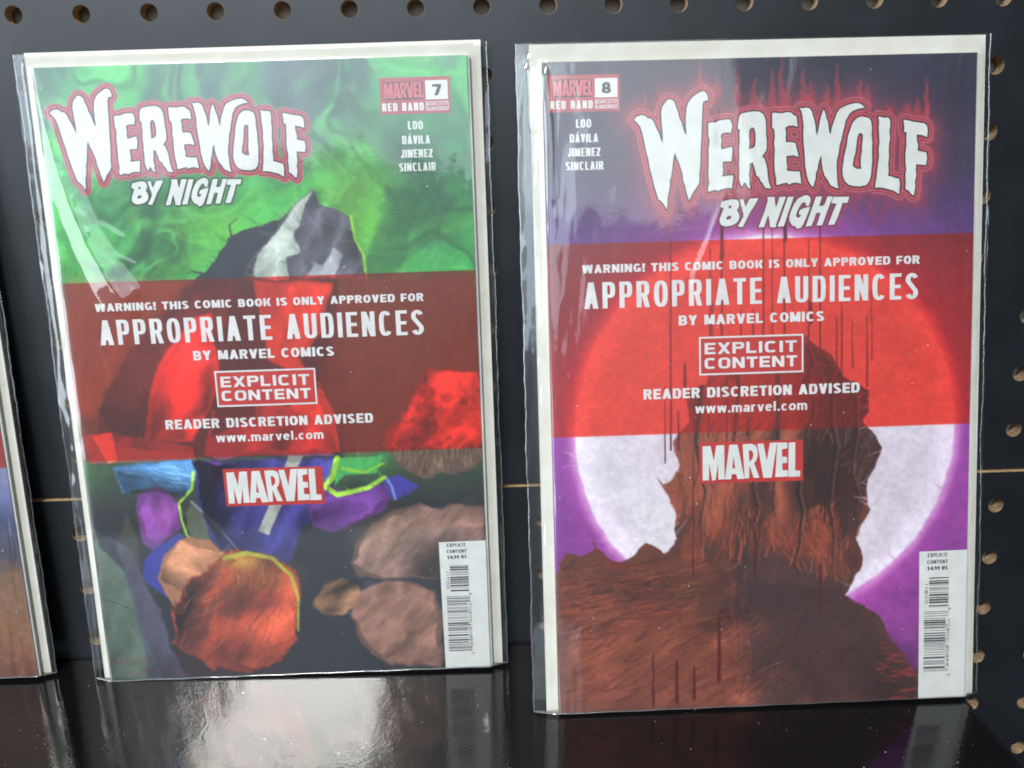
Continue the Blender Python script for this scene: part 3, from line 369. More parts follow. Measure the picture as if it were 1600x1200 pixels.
    cv.poly([(3.072,3.349),(3.834,3.374),(4.339,3.453),(4.08,4.209),(3.739,4.618),(4.197,5.489),(4.253,6.201),(3.406,6.202),(3.36,5.459),(4.019,5.053),(3.222,4.6),(3.121,3.968)], (190, 136, 100), .05, .9, .10)
    cv.poly([(2.213,5.418),(3.169,5.237),(3.972,5.698),(4.142,6.274),(2.029,6.239)], (150, 84, 120), .06, .8, .10)
    cv.poly([(2.409,4.996),(3.016,4.593),(2.933,5.552),(2.171,5.85)], (48, 42, 58), .06, .8, .1)
    cv.poly([(0.104,5.774),(0.567,5.748),(1.121,5.855),(1.836,6.056),(1.875,6.3),(0.131,6.235)], (150, 92, 82), .04, .9, .08)
    cv.poly([(0.216,5.8),(0.567,5.748),(0.574,6.229),(0.425,6.246)], (226, 150, 110), .03, .9, .05)
    # rust bush at right with a pale fringe of grass
    cv.poly([(4.993,6.239),(5.052,5.955),(5.323,5.638),(5.467,5.319),(5.734,5.007),(5.825,4.861),(6.115,4.913),(6.615,4.952),(6.651,6.234)], (134, 80, 74), .04, .95, .14)
    cv.relief([(5.058,6.219),(5.464,5.373),(5.78,4.923),(6.636,4.953),(6.671,6.279)], 50, 1.2, 3.0, .7, 343, .05)
    cv.clumps([(5.124,6.178),(5.458,5.481),(5.775,5.03),(6.612,5.038),(6.63,6.233)], [(196, 110, 96), (150, 76, 76), (214, 130, 104), (110, 60, 64)], 26, .13, 44, .45)
    cv.poly([(5.037,6.219),(6.651,6.234),(6.657,6.367),(6.468,6.56),(6.163,6.704),(5.93,6.651),(5.774,6.779),(5.501,6.68),(5.357,6.585),(5.174,6.423)], (104, 84, 74), .03, 1, .10)
    cv.hatch([(5.058,6.219),(6.609,6.233),(6.426,6.536),(5.929,6.673),(5.502,6.657),(5.196,6.401)], 82, .28, .022, [(146, 126, 108), (110, 80, 66), (164, 142, 118), (78, 56, 52)], 120, .7, 14, 45)
    cv.relief([(1.114,5.92),(1.205,5.274),(2.048,3.932),(2.409,4.996),(1.847,5.947)], 70, 1.2, 3, .45, 320)
    cv.relief([(3.072,3.349),(4.339,3.453),(3.739,4.618),(4.253,6.201),(2.134,6.243),(3.169,5.237),(3.121,3.968)], 78, 1.1, 3, .5, 322)
    cv.relief([(0.343,5.35),(0.607,4.879),(1.135,4.317),(2.413,3.327),(2.819,3.341),(2.5,4.575),(1.825,6.166),(0.579,6.01)], 40, 1.2, 2, .6, 324)
    cv.relief([(4.993,6.239),(5.467,5.319),(5.825,4.861),(6.615,4.952),(6.651,6.234)], 60, 1.4, 2, .7, 326)
    # drapery
    cv.poly([(1.812,6.298),(4.246,6.311),(4.105,6.806),(3.86,7.247),(3.513,7.574),(3.252,8.138),(2.904,8.415),(2.496,8.109),(2.192,7.889),(1.905,7.512),(1.811,6.943)], (56, 52, 112), .05, 1, .08)
    cv.poly([(2.001,6.305),(2.288,6.293),(2.299,6.738),(2.077,6.841)], (136, 62, 176), .08, .8, .05)
    cv.poly([(3.424,6.247),(3.656,6.256),(2.97,7.621),(2.804,7.547)], (150, 150, 136), .02, .9, .02)
    cv.poly([(3.671,6.622),(4.312,6.903),(4.962,6.771),(5.121,6.979),(4.931,7.288),(4.491,7.452),(4.048,7.618),(3.734,7.491),(3.654,7.126)], (92, 52, 118), .05, 1, .06)
    cv.poly([(4.963,6.749),(5.204,6.646),(5.545,6.86),(5.378,6.989),(5.115,7.091)], (72, 66, 160), .03, 1, .04)
    cv.line([(4.989,6.671),(5.086,6.843),(5.137,7.07)], .05, .04, (140, 160, 214), .8, .02)
    cv.poly([(4.224,6.321),(4.989,6.305),(4.843,6.61),(4.331,6.613),(4.148,6.807)], (78, 176, 96), .04, .95, .04)
    cv.line([(4.213,6.321),(4.117,6.639),(3.977,6.801),(4.17,6.954),(4.69,6.85),(4.967,6.682)], .10, .07, (150, 204, 62), .95, .03)
    cv.line([(4.286,6.5),(4.653,6.581),(4.96,6.437)], .07, .04, (150, 204, 62), .8, .03)
    cv.poly([(0.501,6.315),(1.076,6.27),(1.816,6.254),(1.855,6.498),(1.742,6.783),(1.603,6.89),(1.239,6.72),(0.866,6.728),(0.595,6.785)], (74, 118, 164), .04, 1, .06)
    cv.hatch([(0.587,6.395),(1.704,6.316),(1.727,6.716),(0.926,6.663)], -14, .5, .03, [(110, 160, 198), (60, 96, 144), (130, 176, 206)], 50, .5, 14, 46)
    cv.poly([(0.79,7.129),(0.843,6.839),(1.091,6.714),(1.361,6.769),(1.524,7.044),(1.525,7.451),(1.273,7.601),(1.011,7.843),(0.855,7.699)], (112, 60, 130), .05, 1, .04)
    cv.blob([(1.271,7.215)][0], (.20, .26), (150, 74, 150), .6)
    cv.line([(1.815,6.475),(1.765,6.762),(1.528,6.999),(1.541,7.293),(1.599,7.568),(1.735,7.71)], .05, .03, (158, 208, 66), .95, .02)
    cv.poly([(0.785,8.33),(0.838,8.043),(1.016,7.797),(1.428,7.561),(1.575,7.59),(1.247,7.852),(1.115,8.285),(1.158,8.696)], (54, 58, 150), .03, 1, .04)
    cv.poly([(1.668,7.731),(1.619,7.161),(1.743,6.985),(1.948,7.286),(1.99,7.743)], (96, 104, 82), .04, .8, .04)
    cv.poly([(0.414,7.796),(0.62,7.122),(0.769,7.696),(0.77,8.272)], (72, 74, 64), .05, .7, .04)
    cv.line([(1.743,6.985),(2.128,7.429),(2.47,7.923)], .05, .03, (150, 152, 160), .7, .02)
    cv.relief([(1.812,6.298),(4.246,6.311),(3.86,7.247),(3.252,8.138),(2.904,8.415),(2.192,7.889),(1.811,6.943)], 66, 1.1, 3.4, .65, 330, .04)
    cv.relief([(3.671,6.622),(4.962,6.771),(5.121,6.979),(4.491,7.452),(3.734,7.491)], 10, 1.4, 3, .6, 332, .04)
    cv.relief([(0.501,6.315),(1.816,6.254),(1.855,6.498),(1.603,6.89),(0.595,6.785)], -14, 1.6, 3, .5, 334, .04)
    cv.relief([(0.79,7.129),(1.091,6.714),(1.524,7.044),(1.525,7.451),(1.011,7.843)], 80, 1.6, 2.5, .5, 336, .04)
    # weathered ochre stone, leaf mound, hollow
    cv.poly([(1.022,8.34),(1.194,7.942),(1.416,7.675),(1.68,7.617),(1.999,7.652),(2.151,7.864),(2.41,8.105),(2.16,8.234),(1.821,8.372),(1.576,8.654),(1.227,8.875)], (164, 112, 84), .04, 1, .08)
    cv.blob([(1.527,8.07)][0], (.3, .25), (190, 134, 100), .5)
    cv.poly([(1.953,8.133),(2.209,7.936),(2.62,7.929),(3.044,8.038),(3.364,8.375),(3.415,8.846),(3.273,9.553),(2.996,9.976),(2.428,10.122),(1.77,10.045),(1.263,9.59),(1.128,8.989),(1.486,8.475)], (150, 64, 50), .05, 1, .10)
    MND = [(1.162,8.872),(1.409,8.589),(1.613,8.282),(2.011,8.089),(2.274,7.938),(2.728,7.933),(3.036,8.13),(3.308,8.257),(3.446,8.729),(3.308,9.102),(3.364,9.509),(3.003,9.879),(2.738,10.135),(2.24,9.993),(1.809,10.096),(1.463,9.791),(1.221,9.564)]
    cv.poly(MND, (142, 64, 48), .05, 1, .22)
    cv.relief(MND, 55, 1.0, 3.4, .75, 342, .05, (1.1, 1.02, .95))
    cv.hatch(MND, 58, .42, .028, [(196, 92, 66), (172, 70, 54), (112, 50, 46), (206, 120, 84), (90, 44, 46)], 230, .5, 30, 47)
    cv.blob([(2.014,9.802)][0], (1.0, .40), (70, 34, 38), .6); cv.blob([(2.692,8.348)][0], (.6, .25), (214, 128, 70), .4); cv.blob([(2.593,8.871)][0], (.45, .16), (96, 46, 44), .6)
    cv.line([(2.203,8.005),(2.567,7.927),(2.99,8.036),(3.288,8.372),(3.376,8.785),(3.33,9.376)], .09, .03, (176, 188, 66), .9, .04)
    cv.blob([(2.498,8.086)][0], (.28, .14), (206, 176, 76), .7)
    cv.poly([(0.062,7.327),(0.157,7.786),(0.533,8.262),(0.728,9.448),(0.98,10.182),(0.007,10.165)], (78, 92, 80), .06, .9, .08)
    cv.poly([(0.384,7.681),(0.725,7.9),(0.997,8.983),(1.311,10.196),(0.704,10.171),(0.606,8.967)], (66, 64, 80), .06, .8, .08)
    cv.line([(0.033,8.65),(0.323,8.767),(0.529,8.87)], .02, .015, (40, 44, 42), .8, .01)
    cv.line([(0.437,10.086),(0.778,10.004),(1.063,10.028),(1.427,10.153)], .02, .012, (120, 52, 60), .7, .01)
    cv.line([(0.047,9.828),(0.638,9.768),(1.19,9.755)], .012, .01, (120, 52, 60), .5, .01)
    cv.relief([(1.022,8.34),(1.416,7.675),(2.151,7.864),(2.41,8.105),(1.576,8.654)], -30, 1.5, 2.4, .5, 340, .04)
    cv.relief([(0.062,7.327),(0.725,7.9),(1.311,10.196),(0.007,10.165)], 70, .9, 3, .5, 344, .05)
    # boulders
    cv.poly([(4.281,8.179),(4.423,7.839),(4.703,7.506),(5.149,7.251),(5.584,7.154),(5.902,7.257),(6.013,7.171),(6.625,7.217),(6.578,8.503),(4.861,8.493),(4.429,8.418)], (104, 80, 74), .05, 1, .10)
    cv.blob([(4.905,7.743)][0], (.5, .32), (140, 112, 94), .55)
    cv.blob([(6.376,7.514)][0], (.2, .3), (128, 96, 84), .5)
    cv.hatch([(4.444,8.186),(4.921,7.458),(5.794,7.264),(6.622,7.296),(6.582,8.387)], 50, .4, .02, [(80, 60, 60), (130, 100, 88), (96, 72, 68)], 160, .45, 18, 48)
    cv.poly([(4.41,8.709),(4.861,8.493),(5.295,8.546),(5.744,8.763),(5.851,9.301),(5.767,10.165),(4.876,10.128),(4.456,9.723),(4.211,9.234)], (108, 78, 68), .05, 1, .12)
    cv.poly([(3.629,8.913),(3.819,8.557),(4.124,8.405),(4.398,8.557),(4.417,8.934),(4.093,9.181),(3.779,9.121)], (118, 86, 66), .05, 1, .12)
    cv.hatch([(4.41,8.709),(5.722,8.762),(5.774,10.02),(5.009,9.746),(4.816,9.258)], 35, .45, .022, [(134, 98, 84), (84, 60, 58), (120, 86, 74)], 130, .5, 20, 49)
    cv.brush(1700, 63, .20, .05, .40, 2.9, jit=.16)
    cv.brush(500, 64, .5, .12, .22, 0, 3.0, .07)
    cv.relief([(4.281,8.179),(4.703,7.506),(5.584,7.154),(6.625,7.217),(6.578,8.503),(4.861,8.493)], 48, 1.1, 2.6, .7, 350, .06)
    cv.relief([(3.629,8.913),(4.124,8.405),(5.295,8.546),(5.744,8.763),(5.767,10.165),(4.876,10.128),(4.211,9.234),(3.779,9.121)], 38, 1.2, 2.4, .7, 352, .06)
    band(cv, [(0.008,3.257)][0][1] + .02, [(0.036,6.242)][0][1] - .01)
    halo = cv.sdf_title(LOGO7)
    cv.mixm(smooth((.075 - halo) / .03), (186, 84, 100), 1.0)
    cv.outline(halo, .0)
    sub = cv.sdf_letters(SUB7)
    cv.mixm(smooth((.035 - sub) / .02), (34, 62, 48), .9)
    page_finish(cv, 51)

def paint_edge(cv):
    """Cover at far left: only its right edge is in view."""
    V = cv.V
    n1 = fbm(cv, 2.5, 4, 71); n2 = fbm(cv, 8, 3, 72)
    g = ramp(V, [(0, (70, 74, 90)), (3.6, (90, 96, 120)), (6.45, (130, 134, 168)), (6.9, (104, 108, 158)), (7.3, (66, 70, 104)), (7.9, (60, 58, 76)), (8.3, (118, 84, 62)), (9.2, (132, 88, 60)), (10.2, (112, 66, 54))])
    cv.img[:] = g * (.84 + .32 * n1)[..., None]
    cv.mixm(smooth((n2 - .55) / .2) * smooth((V - 7.9) / .4), (150, 108, 76), .4)
    cv.brush(900, 65, .5, .07, .45)
    band(cv, 3.4, 6.38)
    page_finish(cv, 73)


# ---------------------------------------------------------------- lettering
def wc(u, v):
    """Height of the front cover over its own plane (towards the wall is positive): rounded spine, faint waves."""
    return .035 * np.exp(-np.maximum(u, 0) / .035) + .010 * np.sin(v * .62 + .8) * np.sin(u * .5) + .004 * np.sin(v * 1.3 + u * .9)
def lay(name, V2, F, m, parent, lift=.004, kind=None):
    """Puts flat print (2-D points and faces) on the page, following its curve."""
    vs = [loc3(p[0], p[1], float(wc(p[0], p[1])) - lift - (p[2] if len(p) > 2 else 0)) for p in V2]
    me = mesh(name, vs, F); me.update()
    import bmesh
    bm = bmesh.new(); bm.from_mesh(me); bm.normal_update()
    for f in bm.faces:
        if f.normal.y > 0: f.normal_flip()
    bm.to_mesh(me); bm.free()
    o = link(name, me, m, parent)
    if kind: o['kind'] = kind
    return o
def lay_polys(name, groups, m, parent, lift=.004):
    V2, F = [], []
    for g in groups:
        tri = tessellate_polygon([[Vector((x, y, 0)) for x, y in c] for c in g]); b = len(V2)
        for c in g: V2 += [tuple(p) for p in c]
        F += [tuple(b + i for i in t) for t in tri]
    return lay(name, V2, F, m, parent, lift)
def lay_rect(name, q, m, parent, lift=.002, n=8):
    (a, b, c, d) = [np.array(p, float) for p in q]; V2, F = [], []
    for j in range(n + 1):
        for i in range(n + 1):
            s, t = i / n, j / n; V2.append(tuple((a * (1 - s) + b * s) * (1 - t) + (d * (1 - s) + c * s) * t))
    for j in range(n):
        for i in range(n): k = j * (n + 1) + i; F.append((k, k + 1, k + n + 2, k + n + 1))
    return lay(name, V2, F, m, parent, lift)

def se_arc(cx, cy, a, b, t0, t1, e, n=22):
    out = []
    for i in range(n + 1):
        t = math.radians(t0 + (t1 - t0) * i / n); c, s = math.cos(t), math.sin(t)
        out.append((cx + a * math.copysign(abs(c) ** (2 / e), c), cy + b * math.copysign(abs(s) ** (2 / e), s)))
    return out
class Glyphs:
    """Gothic capitals built from bars and strips: w wide, 1 unit = cap height h, stems sx, bars sy (all in inches)."""
    W = dict(zip('ABCDEFGHIJKLMNOPRSTUVWXYZ!.$0123456789', [.98, .9, .92, .92, .82, .78, .95, .93, .32, .75, .95, .76, 1.12, .95, .95, .88, .92, .88, .86, .92, .94, 1.34, .96, .94, .84, .34, .3, .8, .8, .5, .8, .8, .8, .8, .8, .8, .8, .8]))
    W.update({'Á': .98, ' ': .46, 'w': 1.1, 'm': 1.16, 'a': .76, 'r': .56, 'v': .76, 'e': .78, 'l': .3, 'c': .72, 'o': .8})
    def __init__(s, h, sx, sy, e=2.4): s.h, s.sx, s.sy, s.e = h, sx, sy, e
    def r(s, x0, x1, y0, y1): return [[(x0, y0), (x1, y0), (x1, y1), (x0, y1)]]
    def d(s, x0, y0, x1, y1, k=1.08):
        t = s.sx * k; return [[(x0, y0), (x0 + t, y0), (x1 + t, y1), (x1, y1)]]
    def strip(s, P, closed=False):
        n = len(P); L, Rr = [], []
        for i in range(n):
            a = P[(i - 1) % n] if closed or i else P[0]; b = P[(i + 1) % n] if closed or i < n - 1 else P[-1]
            dx, dy = b[0] - a[0], b[1] - a[1]; q = math.hypot(dx, dy) + 1e-9; nx, ny = -dy / q, dx / q
            L.append((P[i][0] + nx * s.sx / 2, P[i][1] + ny * s.sy / 2)); Rr.append((P[i][0] - nx * s.sx / 2, P[i][1] - ny * s.sy / 2))
        m = n if closed else n - 1
        return [[L[i], L[(i + 1) % n], Rr[(i + 1) % n], Rr[i]] for i in range(m)]
    def ring(s, x0, x1, y0, y1):
        P = se_arc((x0 + x1) / 2, (y0 + y1) / 2, (x1 - x0 - s.sx) / 2, (y1 - y0 - s.sy) / 2, 0, 360, s.e, 36)[:-1]; return s.strip(P, True)
    def arc(s, x0, x1, y0, y1, t0, t1): return s.strip(se_arc((x0 + x1) / 2, (y0 + y1) / 2, (x1 - x0 - s.sx) / 2, (y1 - y0 - s.sy) / 2, t0, t1, s.e, 28))
    def bowl(s, x0, x1, y0, y1):
        rx = min((x1 - x0) * .62, (y1 - y0) * .8); a = se_arc(x1 - rx, (y0 + y1) / 2, rx - s.sx / 2, (y1 - y0 - s.sy) / 2, 90, -90, s.e, 20)
        return s.strip([(x0, y1 - s.sy / 2)] + a + [(x0, y0 + s.sy / 2)])
    def glyph(s, ch, w):
        h, x, y, r, d = s.h, s.sx, s.sy, s.r, s.d; H2 = h / 2
        if ch in 'AÁ':
            c = (w - x * 1.08) / 2; g = d(0, 0, c, h) + d(w - x * 1.08, 0, c, h) + r(w * .2, w * .8, h * .2, h * .2 + y)
            if ch == 'Á': g += [[(c + x * .1, h * 1.08), (c + x * .7, h * 1.08), (c + x * 1.7, h * 1.26), (c + x * .8, h * 1.26)]]
            return g
        if ch == 'B': return r(0, x, 0, h) + s.bowl(x, w * .96, H2 - y / 2, h) + s.bowl(x, w, 0, H2 + y / 2)
        if ch == 'C': return s.arc(0, w, 0, h, 42, 318)
        if ch == 'D': return r(0, x, 0, h) + s.bowl(x, w, 0, h)
        if ch == 'E': return r(0, x, 0, h) + r(x, w, h - y, h) + r(x, w * .93, H2 - y / 2, H2 + y / 2) + r(x, w, 0, y)
        if ch == 'F': return r(0, x, 0, h) + r(x, w, h - y, h) + r(x, w * .9, H2 - y * .7, H2 + y * .3)
        if ch == 'G': return s.arc(0, w, 0, h, 42, 330) + r(w - x, w, h * .06, H2) + r(w * .55, w - x, H2 - y, H2)
        if ch == 'H': return r(0, x, 0, h) + r(w - x, w, 0, h) + r(x, w - x, H2 - y / 2, H2 + y / 2)
        if ch == 'I': return r((w - x) / 2, (w + x) / 2, 0, h)
        if ch == 'J': return r(w - x, w, h * .3, h) + s.arc(0, w, 0, h * .62, 180, 360)
        if ch == 'K': return r(0, x, 0, h) + d(x, h * .36, w - x * 1.1, h) + d(w * .4, h * .52, w - x * 1.1, 0)
        if ch == 'L': return r(0, x, 0, h) + r(x, w, 0, y)
        if ch == 'M': return r(0, x * .95, 0, h) + r(w - x * .95, w, 0, h) + d(x * .1, h, w / 2 - x / 2, h * .05) + d(w - x * 1.1, h, w / 2 - x / 2, h * .05)
        if ch == 'N': return r(0, x, 0, h) + r(w - x, w, 0, h) + d(0, h, w - x * 1.08, 0)
        if ch in 'O0': return s.ring(0, w, 0, h)
        if ch == 'P': return r(0, x, 0, h) + s.bowl(x, w, h * .40, h)
        if ch == 'R': return r(0, x, 0, h) + s.bowl(x, w * .97, h * .42, h) + d(w * .40, h * .46, w - x * 1.0, 0, 1.0)
        if ch == 'S' or ch == '$':
            P = se_arc(w / 2, h * .735, (w - x) / 2, (h * .53 - y) / 2, 22, 232, 2.2, 16)[:-3]; Q = se_arc(w / 2, h * .265, (w - x) / 2, (h * .53 - y) / 2, 52, -158, 2.2, 16)[3:]
            g = s.strip(P + Q)
            if ch == '$': g += r(w / 2 - x * .3, w / 2 + x * .3, -h * .1, h * 1.1)
            return g
        if ch == 'T': return r((w - x) / 2, (w + x) / 2, 0, h - y) + r(0, w, h - y, h)
        if ch == 'U': return r(0, x, h * .3, h) + r(w - x, w, h * .3, h) + s.arc(0, w, 0, h * .6, 180, 360)
        if ch == 'V': c = (w - x * 1.08) / 2; return d(0, h, c, 0) + d(w - x * 1.08, h, c, 0)
        if ch == 'W':
            q = w / 4; t = x * .54; return d(0, h, q - t, 0) + d(q - t, 0, 2 * q - t, h) + d(2 * q - t, h, 3 * q - t, 0) + d(3 * q - t, 0, w - 2 * t, h)
        if ch == 'X': return d(0, h, w - x * 1.15, 0, 1.15) + d(w - x * 1.15, h, 0, 0, 1.15)
        if ch == 'Y': c = (w - x) / 2; return r(c, c + x, 0, h * .44) + d(0, h, c - x * .04, h * .4) + d(w - x * 1.08, h, c - x * .04, h * .4)
        if ch == 'Z': return r(0, w, h - y, h) + r(0, w, 0, y) + d(0, y, w - x * 1.2, h - y, 1.2)
        if ch == '!': return r((w - x) / 2, (w + x) / 2, 0, y) + [[(w / 2 - x * .35, h * .3), (w / 2 + x * .35, h * .3), (w / 2 + x * .55, h), (w / 2 - x * .55, h)]]
        if ch == '.': return r((w - x) / 2, (w + x) / 2, 0, max(y, x * .9))
        if ch == '1': return r(w * .45, w * .45 + x, 0, h) + [[(w * .45, h), (w * .1, h * .78), (w * .1, h * .64), (w * .45, h * .82)]]
        if ch == '2': return s.arc(0, w, h * .4, h, 160, -30) + d(0, y, w * .62, h * .5) + r(0, w, 0, y)
        if ch == '4': return r(w * .6, w * .6 + x, 0, h) + r(0, w, h * .25, h * .25 + y) + d(0, h * .25 + y, w * .58, h, .9)
        if ch == '5': return r(0, w * .92, h - y, h) + r(0, x, h * .5, h - y) + s.arc(0, w, 0, h * .64, 130, -150)
        if ch == '6': return s.ring(0, w, 0, h * .6) + s.arc(0, w, 0, h, 60, 180)
        if ch == '7': return r(0, w, h - y * 1.1, h) + [[(w * .22, 0), (w * .22 + x * 1.1, 0), (w, h - y * 1.1), (w - x * 1.15, h - y * 1.1)]]
        if ch == '8': return s.ring(0, w, 0, h * .55) + s.ring(w * .06, w * .94, h * .55 - y, h)
        if ch == '9': return s.ring(0, w, h * .4, h) + s.arc(0, w, 0, h, 0, -120)
        X = h * .72
        if ch == 'w': q = w / 4; t = x * .5; return d(0, X, q - t, 0, 1) + d(q - t, 0, 2 * q - t, X, 1) + d(2 * q - t, X, 3 * q - t, 0, 1) + d(3 * q - t, 0, w - 2 * t, X, 1)
        if ch == 'v': c = (w - x) / 2; return d(0, X, c, 0, 1) + d(w - x, X, c, 0, 1)
        if ch == 'm': return r(0, x, 0, X) + s.arc(0, w / 2 + x / 2, X * .2, X, 150, 0) + r(w / 2 - x / 2, w / 2 + x / 2, 0, X * .6) + s.arc(w / 2 - x / 2, w, X * .2, X, 150, 0) + r(w - x, w, 0, X * .6)
        if ch == 'r': return r(0, x, 0, X) + s.arc(0, w * 1.2, X * .1, X, 150, 60)
        if ch == 'a': return s.ring(0, w * .95, 0, X * .62) + r(w - x, w, 0, X * .6) + s.arc(0, w, X * .2, X, 150, 0)
        if ch == 'e': return s.arc(0, w, 0, X, 0, 320) + r(x * .5, w - x * .5, X * .42, X * .42 + y * .9)
        if ch == 'l': return r((w - x) / 2, (w + x) / 2, 0, h)
        if ch == 'c': return s.arc(0, w, 0, X, 45, 315)
        if ch == 'o': return s.ring(0, w, 0, X)
        return []
def text(name, string, u0, u1, vb, h, sx, sy, m, parent, e=2.4, track=.16, lift=.0045, rot90=False, slant=0.):
    """One line of print between u0 and u1, baseline at vb. rot90 turns it to read upwards."""
    G = Glyphs(h, sx, sy, e); tw = sum(G.W.get(c, .8) for c in string); L = u1 - u0
    k = (L - 0) / (tw + track * (len(string) - 1)); V2, F = [], []; x = 0
    for ci, c in enumerate(string):
        w = G.W.get(c, .8) * k
        for j, q in enumerate(G.glyph(c, w)):
            b = len(V2); z = .00012 * (j % 9)
            for (a, y) in q:
                a2 = x + a + slant * y
                V2.append((vb - y, u1 - a2, z) if rot90 == 'x' else ((u0 + y, vb - a2, z) if rot90 else (u0 + a2, vb - y, z)))
            F.append(tuple(range(b, b + len(q))))
        x += w + track * k
    return lay(name, V2, F, m, parent, lift, 'stuff' if h < .12 else None)

# ---------------------------------------------------------------- one bagged comic book
def pose_empty(name, pose, lift=0., dx=0.):
    Rw = rot(*pose[:3]); t = np.array(pose[3:6]); c0 = np.array([CAM[4], CAM[5], CAM[6]])
    org = t                                     # page's top left corner
    org = c0 + (org - c0) * NEAR + np.array([dx, lift, 0]); Rb = CV @ Rw @ CV.T
    bc = org + Rw @ np.array([PW / 2, PH, 0]) * NEAR
    e = bpy.data.objects.new(name, None); COL.objects.link(e); Mx = Matrix.Identity(4)
    for i in range(3):
        for j in range(3): Mx[i][j] = Rb[i][j] * NEAR
    b = to_b(bc)
    for j in range(3): Mx[j][3] = b[j]
    e.matrix_world = Mx; e.empty_display_size = .05
    return e
OFF = Matrix.Translation((-PW / 2 * S, 0, PH * S))
def rebase(root):
    """Everything was laid out from the page's top left corner; the empty stands at the foot of the book."""
    for o in [c for c in bpy.data.objects if c.parent == root]: o.matrix_parent_inverse = Matrix.Identity(4); o.location = OFF.translation

def book(label, pose, painter, brd, bag, seed, lift=0., u0=0., prints=None, creases=()):
    root = pose_empty('bagged_comic_book', pose, lift); root['label'] = label; root['category'] = 'comic book'; root['group'] = 'bagged comic books standing on the shelf'
    cv = Canvas(u0); painter(cv)
    U, V = cv.U, cv.V; P = np.stack([U * S, wc(U, V) * S, -V * S], -1); me = grid_mesh('front_cover', P)
    a = me.color_attributes.new('print', 'FLOAT_COLOR', 'POINT'); c = np.clip(cv.img, 0, 255) / 255.; lin = np.where(c <= .04045, c / 12.92, ((c + .055) / 1.055) ** 2.4)
    a.data.foreach_set('color', np.concatenate([lin, np.ones(lin.shape[:2] + (1,))], -1).reshape(-1).astype(np.float32))
    cover = link('front_cover', me, M_print, root, True)
    if prints: prints(cover)
    # pages: a block whose right and lower edges show a hair beyond the cover
    pg = box('page_block', .03, PW + .028, .012, PH - .004, .022, .095, M_pages, root, .006)
    box('back_cover', .01, PW + .012, 0, PH + .001, .097, .103, M_white, root)
    b = box('backing_board', brd[0], brd[2], brd[1], brd[3], .108, .135, M_board, root, .004)
    # the clear sleeve: front sheet drapes from the cover to the seams
    nu, nv = 210, 300; uu = np.linspace(bag[0], bag[2], nu); vv = np.linspace(bag[1], bag[3], nv); A, B = np.meshgrid(uu, vv)
    mg = lambda d, full: smooth(np.clip(d / full, 0, 1))
    out = 1 - (1 - mg(-A, -bag[0] * .72)) * (1 - mg(A - PW, (bag[2] - PW) * .8)) * (1 - mg(-B, -bag[1] * .9)) * (1 - mg(B - PH, max(bag[3] - PH, .02)))
    base = wc(A, B) - .022; rs = seed
    n1 = fbm_xy(A * 1.1, B * .5, 3, rs) - .5; n2 = fbm_xy(A * 5 + B * .35, B * .6, 3, rs + 5) - .5; n3 = fbm_xy(A * 3, B * 2.4, 3, rs + 9) - .5
    edge = np.exp(-np.minimum(np.minimum(A - bag[0], bag[2] - A), 1.6) / .35)
    w = base * (1 - out) + .098 * out - .016 - .022 * (n1 + .25) * (1 - .6 * smooth((B - 7.5) / 1.5)) - .062 * edge * np.abs(n2) * 1.3 - .010 * n3 * np.clip(edge + .15, 0, 1)
    for (pts, wd, am) in creases:
        d, t = cv.seg_d(A, B, pts, False); k = wd + (am[0] - wd) * t; k = k * np.clip(t * 14, 0, 1) * np.clip((1 - t) * 9, 0, 1) + 1e-4; x = np.clip(1 - d / k, 0, 1)
        w = w - am[1] * k * x ** 1.08 * (1 + .5 * n3)
    w = np.where(out > .96, np.minimum(w, .104), w)
    wob = .010 * (fbm_xy(B * 1.6, B * 0, 3, rs + 20) - .5) * 2
    A2 = A + np.where(A < .2, wob, 0) * (A < 0) + np.where(A > PW, wob, 0)
    me = grid_mesh('sleeve_front', np.stack([A2 * S, w * S, -B * S], -1)); link('sleeve_front', me, M_film, root, True)
    w2 = .142 + 0 * A[::6, ::6] + .008 * (fbm_xy(A[::6, ::6] * 2, B[::6, ::6], 2, rs + 30)); me = grid_mesh('sleeve_back', np.stack([A[::6, ::6] * S, w2 * S, -B[::6, ::6] * S], -1)); link('sleeve_back', me, M_film, root, True)
    # welded side seams and folded foot of the sleeve
    for k, uc in enumerate((bag[0], bag[2])):
        n = 160; vs, fs = [], []
        for i in range(n + 1):
            v = bag[1] + (bag[3] - bag[1]) * i / n; du = .012 * math.sin(v * 3.1 + rs) * math.sin(v * 1.3) + .004 * math.sin(v * 17 + rs); dw = .012 * math.sin(v * 2.3 + k + rs)
            for j in range(6):
                t = j / 6 * 2 * math.pi; vs.append(loc3(uc + du + .011 * math.cos(t), v, .118 + dw + .014 * math.sin(t)))
        for i in range(n):
            for j in range(6): a0, b0 = i * 6 + j, i * 6 + (j + 1) % 6; fs.append((a0, b0, b0 + 6, a0 + 6))
        link('seam', mesh('seam', vs, fs), M_seam, root, True)
    n = 120; vs, fs = [], []
    for i in range(n + 1):
        u = bag[0] + (bag[2] - bag[0]) * i / n; rim = min(1, min(i, n - i) / 5)
        for j in range(8):
            t = j / 8 * 2 * math.pi; vs.append(loc3(u, bag[3] + .006 + (.012 + .006 * rim) * math.sin(t) + .004 * math.sin(u * 7 + rs), .05 + .07 * (1 - rim) + (.014 + .072 * rim) * math.cos(t)))
    for i in range(n):
        for j in range(8): a0, b0 = i * 8 + j, i * 8 + (j + 1) % 8; fs.append((a0, b0, b0 + 8, a0 + 8))
    link('sleeve_foot', mesh('sleeve_foot', vs, fs), M_seam, root, True)
    rn = random.Random(seed + 1); vs, fs = [], []
